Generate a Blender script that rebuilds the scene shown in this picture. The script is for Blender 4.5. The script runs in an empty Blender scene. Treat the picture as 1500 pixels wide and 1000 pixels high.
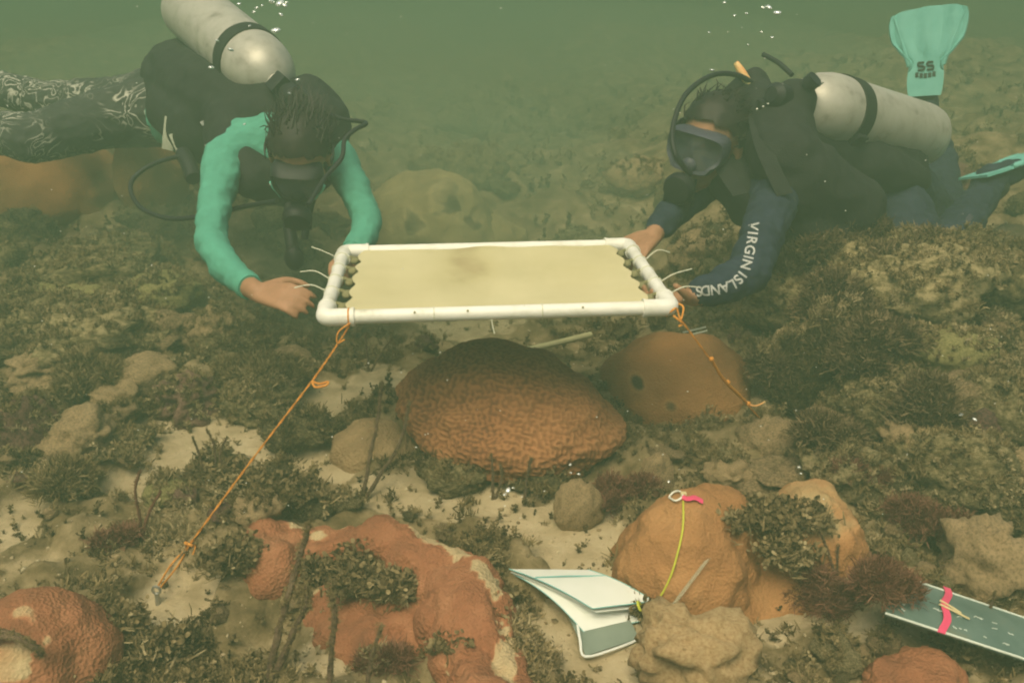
import bpy, bmesh, math, random
import numpy as np
from mathutils import Vector, Matrix, Quaternion
from mathutils.bvhtree import BVHTree

random.seed(7)
rng = np.random.default_rng(7)
SC = bpy.context.scene
COL = SC.collection
R = math.radians

# ------------------------------------------------------------------ camera
CAM_H, PITCH, FPX = 1.0, R(23.0), 1300.0
cam_d = bpy.data.cameras.new('camera')
cam = bpy.data.objects.new('camera', cam_d)
COL.objects.link(cam)
cam.location = (0, 0, CAM_H)
cam.rotation_euler = (R(90) - PITCH, 0, 0)
cam_d.sensor_width = 36.0
cam_d.lens = 36.0 * FPX / 1500.0
cam_d.clip_start = 0.02
cam_d.clip_end = 200
SC.camera = cam

# ------------------------------------------------------------------ sky, sun, exposure
SUN_EL, SUN_AZ = R(62), R(200)          # azimuth clockwise from +Y
world = bpy.data.worlds.new('World')
SC.world = world
world.use_nodes = True
wn = world.node_tree
bg = wn.nodes['Background']
sky = wn.nodes.new('ShaderNodeTexSky')
sky.sky_type = 'NISHITA'
sky.sun_disc = False
sky.sun_elevation = SUN_EL
sky.sun_rotation = SUN_AZ
sky.dust_density = 7.0
sky.air_density = 1.0
wn.links.new(sky.outputs[0], bg.inputs[0])
bg.inputs[1].default_value = 0.07
sun_d = bpy.data.lights.new('sun', 'SUN')
sun_d.energy = 2.0
sun_d.angle = R(40)
sun_d.color = (1.0, 0.85, 0.53)
sun = bpy.data.objects.new('sun', sun_d)
COL.objects.link(sun)
sd = Vector((math.sin(SUN_AZ) * math.cos(SUN_EL), math.cos(SUN_AZ) * math.cos(SUN_EL), math.sin(SUN_EL)))
sun.rotation_euler = sd.to_track_quat('Z', 'Y').to_euler()
sun.location = (0, 0, 30)
SC.view_settings.view_transform = 'Standard'
SC.view_settings.look = 'None'
SC.view_settings.gamma = 1
SC.view_settings.use_curve_mapping = False
SC.view_settings.exposure = 1.45
HAZE_COLOR = (0.195, 0.315, 0.20)
HAZE_DENSITY = 0.26
SC.cycles.use_denoising = True
SC.cycles.volume_bounces = 1
SC.cycles.max_bounces = 6
SC.cycles.filter_width = 2.0

# ------------------------------------------------------------------ helpers: camera rays used as a ruler
SP, CP = math.sin(PITCH), math.cos(PITCH)
def ray(px, py):
    u, v = (px - 750) / FPX, (py - 500) / FPX
    return Vector((u, CP - v * SP, -(SP + v * CP)))          # per unit of axial depth
def P(px, py, zc):
    return Vector((0, 0, CAM_H)) + ray(px, py) * zc
def GZ(px, py, z=0.0):
    d = ray(px, py)
    return Vector((0, 0, CAM_H)) + d * ((z - CAM_H) / d.z)
def proj(v):
    d = Vector(v) - Vector((0, 0, CAM_H))
    zc = d.y * CP - d.z * SP
    return (750 + FPX * d.x / zc, 500 + FPX * (-(d.z * CP + d.y * SP)) / zc, zc)

# ------------------------------------------------------------------ numpy noise
def _h(ix, iy, iz, s):
    h = (ix * 374761393 + iy * 668265263 + iz * 1274126177 + s * 974634733) & 0xffffffff
    h = ((h ^ (h >> 13)) * 1274126177) & 0xffffffff
    h = h ^ (h >> 16)
    return (h & 0xffff) / 32767.5 - 1.0
def vnoise(p, s=0):
    p = np.asarray(p, float)
    i = np.floor(p).astype(np.int64)
    f = p - i
    u = f * f * (3 - 2 * f)
    x, y, z = i[:, 0], i[:, 1], i[:, 2]
    r = 0
    for dx in (0, 1):
        wx = u[:, 0] if dx else 1 - u[:, 0]
        for dy in (0, 1):
            wy = u[:, 1] if dy else 1 - u[:, 1]
            for dz in (0, 1):
                wz = u[:, 2] if dz else 1 - u[:, 2]
                r = r + wx * wy * wz * _h(x + dx, y + dy, z + dz, s)
    return r
def fbm(p, o=4, s=0, g=0.5):
    p = np.asarray(p, float)
    r, a = 0, 1.0
    for k in range(o):
        r = r + a * vnoise(p * (2.03 ** k) + 17.3 * k, s + k)
        a *= g
    return r
def sstep(a, b, x):
    t = np.clip((np.asarray(x, float) - a) / (b - a), 0, 1)
    return t * t * (3 - 2 * t)

# ------------------------------------------------------------------ materials
def mat(name, stops, scale=8, detail=5, rough=0.8, bump=0.0, bscale=60, metal=0.0, spec=0.3, attr=None,
        distort=0.0, rand=0.0, alpha=1.0, trans=0.0, pits=0):
    """noise -> colour ramp -> Principled, with fine noise relief. attr: a point attribute added to the ramp factor."""
    m = bpy.data.materials.new(name)
    m.use_nodes = True
    n, l = m.node_tree.nodes, m.node_tree.links
    b = n['Principled BSDF']
    b.inputs['Roughness'].default_value = rough
    b.inputs['Metallic'].default_value = metal
    b.inputs['Specular IOR Level'].default_value = spec
    b.inputs['Alpha'].default_value = alpha
    b.inputs['Transmission Weight'].default_value = trans
    tc = n.new('ShaderNodeTexCoord')
    co = tc.outputs['Object']
    if rand:
        oi = n.new('ShaderNodeObjectInfo')
        va = n.new('ShaderNodeVectorMath'); va.operation = 'ADD'
        vm = n.new('ShaderNodeVectorMath'); vm.operation = 'SCALE'
        vm.inputs[0].default_value = (37, 53, 71)
        l.new(oi.outputs['Random'], vm.inputs['Scale'])
        l.new(co, va.inputs[0]); l.new(vm.outputs[0], va.inputs[1])
        co = va.outputs[0]
    nt = n.new('ShaderNodeTexNoise')
    nt.inputs['Scale'].default_value = scale
    nt.inputs['Detail'].default_value = detail
    nt.inputs['Roughness'].default_value = 0.62
    nt.inputs['Distortion'].default_value = distort
    l.new(co, nt.inputs['Vector'])
    fac = nt.outputs['Fac']
    if attr:
        at = n.new('ShaderNodeAttribute'); at.attribute_name = attr
        ad = n.new('ShaderNodeMath'); ad.operation = 'ADD'
        l.new(fac, ad.inputs[0]); l.new(at.outputs['Fac'], ad.inputs[1])
        fac = ad.outputs[0]
    if rand:
        mr = n.new('ShaderNodeMath'); mr.operation = 'MULTIPLY_ADD'
        l.new(oi.outputs['Random'], mr.inputs[0]); mr.inputs[1].default_value = rand; mr.inputs[2].default_value = -rand / 2
        ad2 = n.new('ShaderNodeMath'); ad2.operation = 'ADD'
        l.new(fac, ad2.inputs[0]); l.new(mr.outputs[0], ad2.inputs[1])
        fac = ad2.outputs[0]
    cr = n.new('ShaderNodeValToRGB')
    e = cr.color_ramp.elements
    e[0].position, e[0].color = stops[0][0], (*stops[0][1], 1)
    e[1].position, e[1].color = stops[-1][0], (*stops[-1][1], 1)
    for p, c in stops[1:-1]:
        k = e.new(p); k.color = (*c, 1)
    l.new(fac, cr.inputs[0])
    l.new(cr.outputs[0], b.inputs['Base Color'])
    if bump:
        n2 = n.new('ShaderNodeTexNoise')
        n2.inputs['Scale'].default_value = bscale
        n2.inputs['Detail'].default_value = 6
        l.new(co, n2.inputs['Vector'])
        bp = n.new('ShaderNodeBump')
        bp.inputs['Strength'].default_value = bump
        bp.inputs['Distance'].default_value = 0.01
        hsrc = n2.outputs['Fac']
        if pits:
            vo = n.new('ShaderNodeTexVoronoi'); vo.inputs['Scale'].default_value = pits
            l.new(co, vo.inputs['Vector'])
            hm_ = n.new('ShaderNodeMath'); hm_.operation = 'MULTIPLY_ADD'; hm_.inputs[1].default_value = 0.8
            l.new(vo.outputs['Distance'], hm_.inputs[0]); l.new(n2.outputs['Fac'], hm_.inputs[2]); hsrc = hm_.outputs[0]
        l.new(hsrc, bp.inputs['Height'])
        l.new(bp.outputs[0], b.inputs['Normal'])
    return m
def flat(name, c, rough=0.6, k=0.12, **kw):
    return mat(name, [(0.3, tuple(x * (1 - k) for x in c)), (0.7, tuple(min(1, x * (1 + k)) for x in c))], scale=kw.pop('scale', 18), rough=rough, **kw)

SANDC = [(0.30, (0.30, 0.235, 0.13)), (0.5, (0.43, 0.345, 0.205)), (0.72, (0.52, 0.43, 0.27))]
M = {}
M['pvc'] = mat('white_pvc', [(0.25, (0.42, 0.40, 0.28)), (0.38, (0.70, 0.69, 0.60)), (0.5, (0.78, 0.77, 0.70)), (0.75, (0.80, 0.79, 0.72))], scale=16, detail=8, rough=0.42, spec=0.5)
M['cloth'] = None
M['gather'] = flat('shaded_fold', (0.20, 0.185, 0.09), 0.9)  # dark olive paints in the shade of the tan cloth's folds
M['tie'] = flat('nylon_tie', (0.62, 0.62, 0.48), 0.4)
M['rope'] = mat('orange_cord', [(0.3, (0.48, 0.17, 0.02)), (0.7, (0.68, 0.30, 0.05))], scale=120, rough=0.7)
M['steel'] = flat('dull_steel', (0.42, 0.41, 0.36), 0.35, metal=0.7)
M['teal_suit'] = flat('teal_rashguard', (0.08, 0.315, 0.225), 0.85, scale=26)
M['navy'] = mat('navy_neoprene', [(0.3, (0.010, 0.016, 0.030)), (0.7, (0.022, 0.032, 0.055))], scale=20, rough=0.85, bump=0.2, bscale=400)
M['black'] = mat('black_nylon', [(0.3, (0.008, 0.009, 0.008)), (0.7, (0.018, 0.019, 0.016))], scale=25, rough=0.8, bump=0.3, bscale=300)
M['rubber'] = flat('black_rubber', (0.012, 0.012, 0.012), 0.55)
M['skin'] = mat('skin', [(0.3, (0.30, 0.155, 0.08)), (0.7, (0.38, 0.20, 0.11))], scale=30, rough=0.6)
M['hair'] = mat('dark_hair', [(0.3, (0.008, 0.006, 0.004)), (0.7, (0.022, 0.015, 0.009))], scale=60, rough=0.6)
M['tank'] = mat('painted_aluminium', [(0.25, (0.20, 0.185, 0.145)), (0.40, (0.37, 0.35, 0.29)), (0.52, (0.43, 0.41, 0.345)), (0.75, (0.48, 0.46, 0.39))], scale=22, detail=9, rough=0.42, spec=0.5, metal=0.15, bump=0.03, bscale=200)
M['lens'] = mat('mask_glass', [(0.3, (0.05, 0.055, 0.07)), (0.7, (0.08, 0.085, 0.10))], rough=0.12, spec=0.6)
M['skirt_teal'] = flat('teal_silicone', (0.12, 0.42, 0.32), 0.4)
M['skirt_grey'] = flat('grey_silicone', (0.055, 0.055, 0.075), 0.45)
M['fin'] = mat('pale_teal_rubber', [(0.25, (0.10, 0.36, 0.31)), (0.45, (0.16, 0.46, 0.40)), (0.75, (0.21, 0.53, 0.46))], scale=14, rough=0.5)
M['print'] = flat('dark_print', (0.03, 0.04, 0.035), 0.8)
M['white_print'] = flat('white_print', (0.44, 0.45, 0.42), 0.8)
M['yellow'] = mat('yellow_plastic', [(0.4, (0.72, 0.62, 0.27)), (0.6, (0.74, 0.36, 0.13))], scale=22, rough=0.4)
M['tag'] = flat('cream_plastic', (0.52, 0.54, 0.42), 0.5)
M['cord_y'] = flat('yellow_green_cord', (0.52, 0.55, 0.05), 0.6)
M['pink'] = flat('pink_flagging', (0.72, 0.07, 0.17), 0.5)
M['paper'] = mat('waterproof_paper', [(0.3, (0.72, 0.75, 0.68)), (0.7, (0.80, 0.82, 0.76))], scale=6, rough=0.6)
M['paper_edge'] = flat('blue_green_edge', (0.20, 0.48, 0.45), 0.5)
M['paper_dark'] = mat('grey_green_sheet', [(0.3, (0.17, 0.215, 0.175)), (0.7, (0.24, 0.29, 0.235))], scale=10, rough=0.6)
M['slate'] = mat('teal_slate', [(0.3, (0.075, 0.125, 0.108)), (0.6, (0.125, 0.185, 0.16)), (0.75, (0.17, 0.185, 0.13))], scale=14, rough=0.45)
M['slate_edge'] = flat('pale_slate_edge', (0.62, 0.68, 0.60), 0.4)
M['pencil'] = flat('pencil_wood', (0.62, 0.52, 0.28), 0.5)
M['bubble'] = None
M['rock'] = mat('turf_covered_rock', [(0.28, (0.050, 0.040, 0.018)), (0.43, (0.13, 0.105, 0.044)), (0.55, (0.25, 0.20, 0.090)), (0.68, (0.42, 0.34, 0.175))], scale=9, detail=8, rough=0.95, bump=0.9, bscale=45, rand=0.22)
M['palerock'] = mat('pale_dead_coral', [(0.30, (0.12, 0.09, 0.045)), (0.46, (0.29, 0.205, 0.105)), (0.62, (0.43, 0.31, 0.16))], scale=12, detail=8, rough=0.95, bump=0.7, bscale=60, rand=0.2)
M['tanrock'] = mat('tan_orange_dead_coral', [(0.28, (0.26, 0.165, 0.075)), (0.42, (0.46, 0.30, 0.14)), (0.62, (0.58, 0.42, 0.22))], scale=12, detail=8, rough=0.95, bump=0.7, bscale=60)
M['purplerock'] = mat('purple_crust_rock', [(0.30, (0.05, 0.035, 0.022)), (0.48, (0.16, 0.085, 0.06)), (0.68, (0.25, 0.15, 0.10))], scale=10, detail=8, rough=0.95, bump=0.7, bscale=60, rand=0.2)
M['yellowsponge'] = mat('olive_yellow_sponge', [(0.30, (0.10, 0.09, 0.03)), (0.48, (0.27, 0.24, 0.09)), (0.66, (0.36, 0.32, 0.13))], scale=14, detail=7, rough=0.95, bump=0.7, bscale=70)
M['redcoral'] = mat('brick_orange_coral', [(0.28, (0.17, 0.070, 0.034)), (0.50, (0.285, 0.112, 0.052)), (0.72, (0.36, 0.165, 0.082)), (0.84, (0.40, 0.25, 0.125)), (1.0, (0.45, 0.345, 0.19))], scale=11, detail=6, rough=0.9, bump=0.45, bscale=160, attr='dead', pits=190)
M['orangecoral'] = mat('tan_orange_coral', [(0.30, (0.25, 0.118, 0.044)), (0.52, (0.345, 0.170, 0.064)), (0.74, (0.42, 0.230, 0.095)), (1.0, (0.38, 0.30, 0.15))], scale=7, detail=6, rough=0.9, bump=0.35, bscale=160, attr='dead', pits=190)
M['browncoral'] = mat('brown_boulder_coral', [(0.30, (0.21, 0.098, 0.033)), (0.52, (0.275, 0.132, 0.045)), (0.74, (0.31, 0.165, 0.06)), (1.0, (0.05, 0.035, 0.016))], scale=7, detail=6, rough=0.92, bump=0.4, bscale=150, attr='dead', pits=190)
M['olivecoral'] = mat('olive_boulder_coral', [(0.30, (0.21, 0.155, 0.066)), (0.52, (0.32, 0.245, 0.108)), (0.74, (0.39, 0.305, 0.145)), (1.0, (0.09, 0.07, 0.032))], scale=6, detail=7, rough=0.95, bump=0.5, bscale=80, attr='dead')
M['tancoral'] = mat('tan_boulder_coral', [(0.30, (0.19, 0.125, 0.06)), (0.52, (0.30, 0.205, 0.10)), (0.74, (0.38, 0.27, 0.14))], scale=9, detail=7, rough=0.92, bump=0.5, bscale=120, pits=150)
M['brain'] = mat('brain_coral', [(0.22, (0.15, 0.062, 0.026)), (0.5, (0.275, 0.120, 0.046)), (0.8, (0.36, 0.172, 0.070))], scale=6, detail=5, rough=0.9, bump=0.3, bscale=220, attr='ridge')
M['tuft'] = mat('leafy_brown_algae', [(0.15, (0.045, 0.034, 0.017)), (0.45, (0.115, 0.085, 0.039)), (0.7, (0.21, 0.155, 0.073)), (1.0, (0.36, 0.29, 0.16))], scale=30, rough=0.9, attr='tone', spec=0.15)
M['fuzz'] = mat('turf_algae', [(0.15, (0.060, 0.045, 0.02)), (0.5, (0.155, 0.112, 0.05)), (0.75, (0.24, 0.18, 0.085)), (1.0, (0.34, 0.27, 0.15))], scale=30, rough=0.95, attr='tone', spec=0.1)
M['darkfuzz'] = mat('dark_brown_seaweed', [(0.15, (0.035, 0.024, 0.013)), (0.5, (0.095, 0.066, 0.034)), (0.75, (0.16, 0.115, 0.06)), (1.0, (0.28, 0.21, 0.12))], scale=30, rough=0.95, attr='tone', spec=0.1)
M['redalga'] = mat('red_brown_algae', [(0.20, (0.07, 0.030, 0.018)), (0.55, (0.16, 0.072, 0.045)), (0.9, (0.25, 0.13, 0.08))], scale=30, rough=0.95, attr='tone', spec=0.1)
M['rod'] = mat('sea_rod', [(0.30, (0.07, 0.045, 0.026)), (0.55, (0.14, 0.09, 0.053)), (0.75, (0.20, 0.14, 0.085))], scale=40, rough=0.95, bump=0.8, bscale=180)
M['fan'] = mat('sea_fan', [(0.30, (0.038, 0.025, 0.017)), (0.55, (0.075, 0.046, 0.030)), (0.8, (0.13, 0.085, 0.05)), (1.0, (0.38, 0.29, 0.16))], scale=30, rough=0.95, bump=0.8, bscale=120, attr='dead')
M['pipe_old'] = flat('algae_dusted_pipe', (0.42, 0.40, 0.22), 0.8)
M['speck'] = flat('pale_particle', (0.72, 0.72, 0.62), 0.6)
M['ruler'] = mat('clear_plastic', [(0.3, (0.42, 0.40, 0.28)), (0.7, (0.48, 0.46, 0.32))], rough=0.3, alpha=0.35)

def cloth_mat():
    m = mat('tan_shade_cloth', [(0.25, (0.60, 0.53, 0.29)), (0.6, (0.68, 0.61, 0.36)), (0.8, (0.72, 0.65, 0.40))], scale=3, rough=0.85, attr='dark_area')
    n, l = m.node_tree.nodes, m.node_tree.links
    b = n['Principled BSDF']
    tc = n.new('ShaderNodeTexCoord')
    wv = n.new('ShaderNodeTexWave'); wv.wave_type = 'BANDS'; wv.bands_direction = 'Y'
    wv.inputs['Scale'].default_value = 62; wv.inputs['Distortion'].default_value = 2.2; wv.inputs['Detail'].default_value = 3
    l.new(tc.outputs['Object'], wv.inputs['Vector'])
    bp = n.new('ShaderNodeBump'); bp.inputs['Strength'].default_value = 0.5; bp.inputs['Distance'].default_value = 0.004
    l.new(wv.outputs['Fac'], bp.inputs['Height']); l.new(bp.outputs[0], b.inputs['Normal'])
    cr = [x for x in n if x.type == 'VALTORGB'][0]
    mx = n.new('ShaderNodeMixRGB'); mx.blend_type = 'MULTIPLY'; mx.inputs[0].default_value = 0.14
    l.new(cr.outputs[0], mx.inputs[1]); l.new(wv.outputs['Fac'], mx.inputs[2]); l.new(mx.outputs[0], b.inputs['Base Color'])
    return m
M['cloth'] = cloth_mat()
def pattern_mat():
    """charcoal leggings with pale squiggles: contour lines of a noise field, shown where a second noise allows."""
    m = mat('patterned_leggings', [(0.3, (0.030, 0.034, 0.030)), (0.7, (0.050, 0.054, 0.047))], scale=20, rough=0.85)
    n, l = m.node_tree.nodes, m.node_tree.links
    b = n['Principled BSDF']
    cr = [x for x in n if x.type == 'VALTORGB'][0]
    tc = n.new('ShaderNodeTexCoord')
    nt = n.new('ShaderNodeTexNoise'); nt.inputs['Scale'].default_value = 13; nt.inputs['Detail'].default_value = 1.5; nt.inputs['Distortion'].default_value = 1.2
    l.new(tc.outputs['Object'], nt.inputs['Vector'])
    mu = n.new('ShaderNodeMath'); mu.operation = 'MULTIPLY'; mu.inputs[1].default_value = 7
    fr = n.new('ShaderNodeMath'); fr.operation = 'FRACT'
    l.new(nt.outputs['Fac'], mu.inputs[0]); l.new(mu.outputs[0], fr.inputs[0])
    r1 = n.new('ShaderNodeValToRGB')
    e = r1.color_ramp.elements
    e[0].position, e[0].color = 0.32, (0, 0, 0, 1)
    e[1].position, e[1].color = 0.68, (0, 0, 0, 1)
    k = e.new(0.5); k.color = (1, 1, 1, 1)
    l.new(fr.outputs[0], r1.inputs[0])
    n2 = n.new('ShaderNodeTexNoise'); n2.inputs['Scale'].default_value = 5
    l.new(tc.outputs['Object'], n2.inputs['Vector'])
    r2 = n.new('ShaderNodeValToRGB')
    r2.color_ramp.elements[0].position = 0.42; r2.color_ramp.elements[1].position = 0.55
    l.new(n2.outputs['Fac'], r2.inputs[0])
    mm = n.new('ShaderNodeMath'); mm.operation = 'MULTIPLY'
    l.new(r1.outputs[0], mm.inputs[0]); l.new(r2.outputs[0], mm.inputs[1])
    mx = n.new('ShaderNodeMixRGB'); mx.inputs[2].default_value = (0.55, 0.54, 0.44, 1)
    l.new(mm.outputs[0], mx.inputs[0]); l.new(cr.outputs[0], mx.inputs[1]); l.new(mx.outputs[0], b.inputs['Base Color'])
    return m
M['leggings'] = pattern_mat()
def bubble_mat():
    m = bpy.data.materials.new('air_bubble'); m.use_nodes = True
    b = m.node_tree.nodes['Principled BSDF']
    b.inputs['Base Color'].default_value = (0.85, 0.88, 0.85, 1)
    b.inputs['Roughness'].default_value = 0.08
    b.inputs['Metallic'].default_value = 0.55
    b.inputs['Specular IOR Level'].default_value = 0.9
    return m
M['bubble'] = bubble_mat()
def seabed_mat():
    m = bpy.data.materials.new('sand_and_turf'); m.use_nodes = True
    n, l = m.node_tree.nodes, m.node_tree.links
    b = n['Principled BSDF']; b.inputs['Roughness'].default_value = 0.95; b.inputs['Specular IOR Level'].default_value = 0.1
    tc = n.new('ShaderNodeTexCoord')
    def noise(sc, det=6, ro=0.6):
        x = n.new('ShaderNodeTexNoise'); x.inputs['Scale'].default_value = sc; x.inputs['Detail'].default_value = det; x.inputs['Roughness'].default_value = ro
        l.new(tc.outputs['Object'], x.inputs['Vector']); return x.outputs['Fac']
    def ramp(f, st):
        x = n.new('ShaderNodeValToRGB'); e = x.color_ramp.elements
        e[0].position, e[0].color = st[0][0], (*st[0][1], 1); e[1].position, e[1].color = st[-1][0], (*st[-1][1], 1)
        for p, c in st[1:-1]:
            k = e.new(p); k.color = (*c, 1)
        l.new(f, x.inputs[0]); return x.outputs[0]
    sand = ramp(noise(14, 8), SANDC)
    turf = ramp(noise(11, 9, 0.68), [(0.30, (0.060, 0.045, 0.020)), (0.44, (0.15, 0.112, 0.053)), (0.56, (0.25, 0.19, 0.10)), (0.70, (0.40, 0.315, 0.18))])
    at = n.new('ShaderNodeAttribute'); at.attribute_name = 'reef'
    ad = n.new('ShaderNodeMath'); ad.operation = 'MULTIPLY_ADD'; ad.inputs[1].default_value = 0.9
    l.new(noise(22, 7, 0.7), ad.inputs[0]); l.new(at.outputs['Fac'], ad.inputs[2])
    f = ramp(ad.outputs[0], [(0.72, (0, 0, 0)), (0.98, (1, 1, 1))])
    mx = n.new('ShaderNodeMixRGB'); l.new(f, mx.inputs[0]); l.new(sand, mx.inputs[1]); l.new(turf, mx.inputs[2])
    l.new(mx.outputs[0], b.inputs['Base Color'])
    bp = n.new('ShaderNodeBump'); bp.inputs['Strength'].default_value = 0.6; bp.inputs['Distance'].default_value = 0.012
    l.new(noise(70, 8, 0.65), bp.inputs['Height']); l.new(bp.outputs[0], b.inputs['Normal'])
    return m
M['seabed'] = seabed_mat()

# ------------------------------------------------------------------ object helpers
def tag(o, label=None, cat=None, group=None, kind=None):
    if label: o['label'] = label
    if cat: o['category'] = cat
    if group: o['group'] = group
    if kind: o['kind'] = kind
    return o
def empty(name, loc, label, cat, group=None):
    o = bpy.data.objects.new(name, None)
    o.location = loc; o.empty_display_size = 0.05
    COL.objects.link(o)
    o['origin'] = tuple(loc)
    return tag(o, label, cat, group)
def root_origin(o):
    while o.parent is not None: o = o.parent
    return Vector(o.get('origin', (0, 0, 0)))
def link_mesh(name, me, mats, parent=None, smooth=True, origin=None):
    o = bpy.data.objects.new(name, me)
    for m in (mats if isinstance(mats, (list, tuple)) else [mats]): me.materials.append(m)
    COL.objects.link(o)
    if parent is not None:
        o.parent = parent
    if smooth and len(me.polygons):
        me.polygons.foreach_set('use_smooth', np.ones(len(me.polygons), bool))
    return o
def np_mesh(name, V, F):
    """V (n,3); F list of faces or int array (m,k)."""
    me = bpy.data.meshes.new(name)
    V = np.asarray(V, np.float32)
    if isinstance(F, np.ndarray):
        me.vertices.add(len(V)); me.vertices.foreach_set('co', V.ravel())
        k = F.shape[1]
        me.loops.add(F.size); me.loops.foreach_set('vertex_index', F.ravel().astype(np.int32))
        me.polygons.add(len(F)); me.polygons.foreach_set('loop_start', np.arange(0, F.size, k, dtype=np.int32))
        me.polygons.foreach_set('loop_total', np.full(len(F), k, np.int32))
        me.update(calc_edges=True)
    else:
        me.from_pydata(V.tolist(), [], F); me.update()
    return me
def put_attr(me, name, vals):
    a = me.attributes.new(name, 'FLOAT', 'POINT'); a.data.foreach_set('value', np.asarray(vals, np.float32))
_ico = {}
def ico(n):
    if n not in _ico:
        bm = bmesh.new(); bmesh.ops.create_icosphere(bm, subdivisions=n, radius=1)
        V = np.array([v.co[:] for v in bm.verts]); F = np.array([[v.index for v in f.verts] for f in bm.faces]); bm.free()
        _ico[n] = (V, F)
    return _ico[n]
def smooth_path(pts, n=6):
    pts = [Vector(p) for p in pts]
    if len(pts) < 3: return pts
    out = []
    for i in range(len(pts) - 1):
        p0, p1, p2, p3 = pts[max(i - 1, 0)], pts[i], pts[i + 1], pts[min(i + 2, len(pts) - 1)]
        for k in range(n):
            t = k / n
            out.append(0.5 * ((2 * p1) + (p2 - p0) * t + (2 * p0 - 5 * p1 + 4 * p2 - p3) * t * t + (3 * p1 - p0 - 3 * p2 + p3) * t ** 3))
    out.append(pts[-1])
    return out
class MB:
    def __init__(s): s.V, s.F = [], []
    def add(s, V, F):
        o = len(s.V); s.V += [Vector(v) for v in V]; s.F += [[i + o for i in f] for f in F]; return s
    def tube(s, pts, r, seg=10, cap=True, flat=None):
        pts = [Vector(p) for p in pts]; n = len(pts)
        rr = r if isinstance(r, (list, tuple)) else [r] * n
        if len(rr) != n: rr = [float(np.interp(i / (n - 1), np.linspace(0, 1, len(rr)), rr)) for i in range(n)]
        t0 = (pts[1] - pts[0]).normalized()
        a = t0.orthogonal().normalized(); V, F = [], []
        for i in range(n):
            t = (pts[min(i + 1, n - 1)] - pts[max(i - 1, 0)]).normalized()
            a = (a - t * a.dot(t)).normalized(); b = t.cross(a)
            for k in range(seg):
                th = 2 * math.pi * k / seg
                V.append(pts[i] + (a * math.cos(th) + b * math.sin(th)) * rr[i])
        for i in range(n - 1):
            for k in range(seg):
                F.append([i * seg + k, i * seg + (k + 1) % seg, (i + 1) * seg + (k + 1) % seg, (i + 1) * seg + k])
        if cap: F.append(list(range(seg))[::-1]); F.append([(n - 1) * seg + k for k in range(seg)])
        return s.add(V, F)
    def lathe(s, prof, mx, seg=32):
        V, F = [], []
        for r, z in prof:
            for k in range(seg):
                th = 2 * math.pi * k / seg; V.append(mx @ Vector((r * math.cos(th), r * math.sin(th), z)))
        n = len(prof)
        for i in range(n - 1):
            for k in range(seg):
                F.append([i * seg + k, i * seg + (k + 1) % seg, (i + 1) * seg + (k + 1) % seg, (i + 1) * seg + k])
        F.append(list(range(seg))[::-1]); F.append([(n - 1) * seg + k for k in range(seg)])
        return s.add(V, F)
    def ell(s, c, r, mx=None, n=3):
        V, F = ico(n); mx = mx or Matrix()
        r = r if isinstance(r, (list, tuple)) else (r, r, r)
        c = Vector(c)
        return s.add([mx @ (c + Vector((v[0] * r[0], v[1] * r[1], v[2] * r[2]))) for v in V], F.tolist())
    def box(s, c, h, mx=None, bev=0.15):
        """chamfered box: centre, half sizes."""
        mx = mx or Matrix(); b = min(h) * bev
        bm = bmesh.new(); bmesh.ops.create_cube(bm, size=2)
        for v in bm.verts: v.co = Vector((v.co.x * h[0], v.co.y * h[1], v.co.z * h[2]))
        bmesh.ops.bevel(bm, geom=bm.edges[:], offset=b, segments=2, affect='EDGES', profile=0.6)
        bm.verts.index_update(); c = Vector(c)
        V = [mx @ (v.co + c) for v in bm.verts]; F = [[v.index for v in f.verts] for f in bm.faces]; bm.free()
        return s.add(V, F)
    def sheet(s, grid, th):
        """grid of points (rows of Vectors) thickened downwards by th along its normals."""
        nr, nc = len(grid), len(grid[0]); V, F = [], []
        top = [p for row in grid for p in row]
        def nrm(i, j):
            a = grid[min(i + 1, nr - 1)][j] - grid[max(i - 1, 0)][j]; b = grid[i][min(j + 1, nc - 1)] - grid[i][max(j - 1, 0)]
            return a.cross(b).normalized()
        bot = [grid[i][j] - nrm(i, j) * th for i in range(nr) for j in range(nc)]
        N = nr * nc
        for i in range(nr - 1):
            for j in range(nc - 1):
                q = [i * nc + j, (i + 1) * nc + j, (i + 1) * nc + j + 1, i * nc + j + 1]
                F.append(q); F.append([x + N for x in q[::-1]])
        edge = [j for j in range(nc)] + [i * nc + nc - 1 for i in range(1, nr)] + [(nr - 1) * nc + j for j in range(nc - 2, -1, -1)] + [i * nc for i in range(nr - 2, 0, -1)]
        for k in range(len(edge)):
            a, b = edge[k], edge[(k + 1) % len(edge)]; F.append([a, b, b + N, a + N])
        return s.add(top + bot, F)
    def build(s, name, m, parent=None, smooth=True, origin=None, **kw):
        o0 = root_origin(parent) if parent is not None else Vector(origin or (0, 0, 0))
        me = bpy.data.meshes.new(name); me.from_pydata([(v - o0)[:] for v in s.V], [], s.F); me.update()
        o = link_mesh(name, me, m, parent, smooth)
        if parent is None: o.location = o0
        if smooth:
            try: me.set_sharp_from_angle(angle=R(42))
            except Exception: pass
        return tag(o, **kw)
def frame_mx(o, fwd, up):
    """local x right, y forward, z up."""
    y = Vector(fwd).normalized(); x = y.cross(Vector(up)).normalized(); z = x.cross(y)
    m = Matrix((x, y, z)).transposed().to_4x4(); m.translation = Vector(o); return m
def axis_mx(a, b):
    z = (Vector(b) - Vector(a)).normalized(); x = z.orthogonal().normalized(); y = z.cross(x)
    m = Matrix((x, y, z)).transposed().to_4x4(); m.translation = Vector(a); return m

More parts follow.
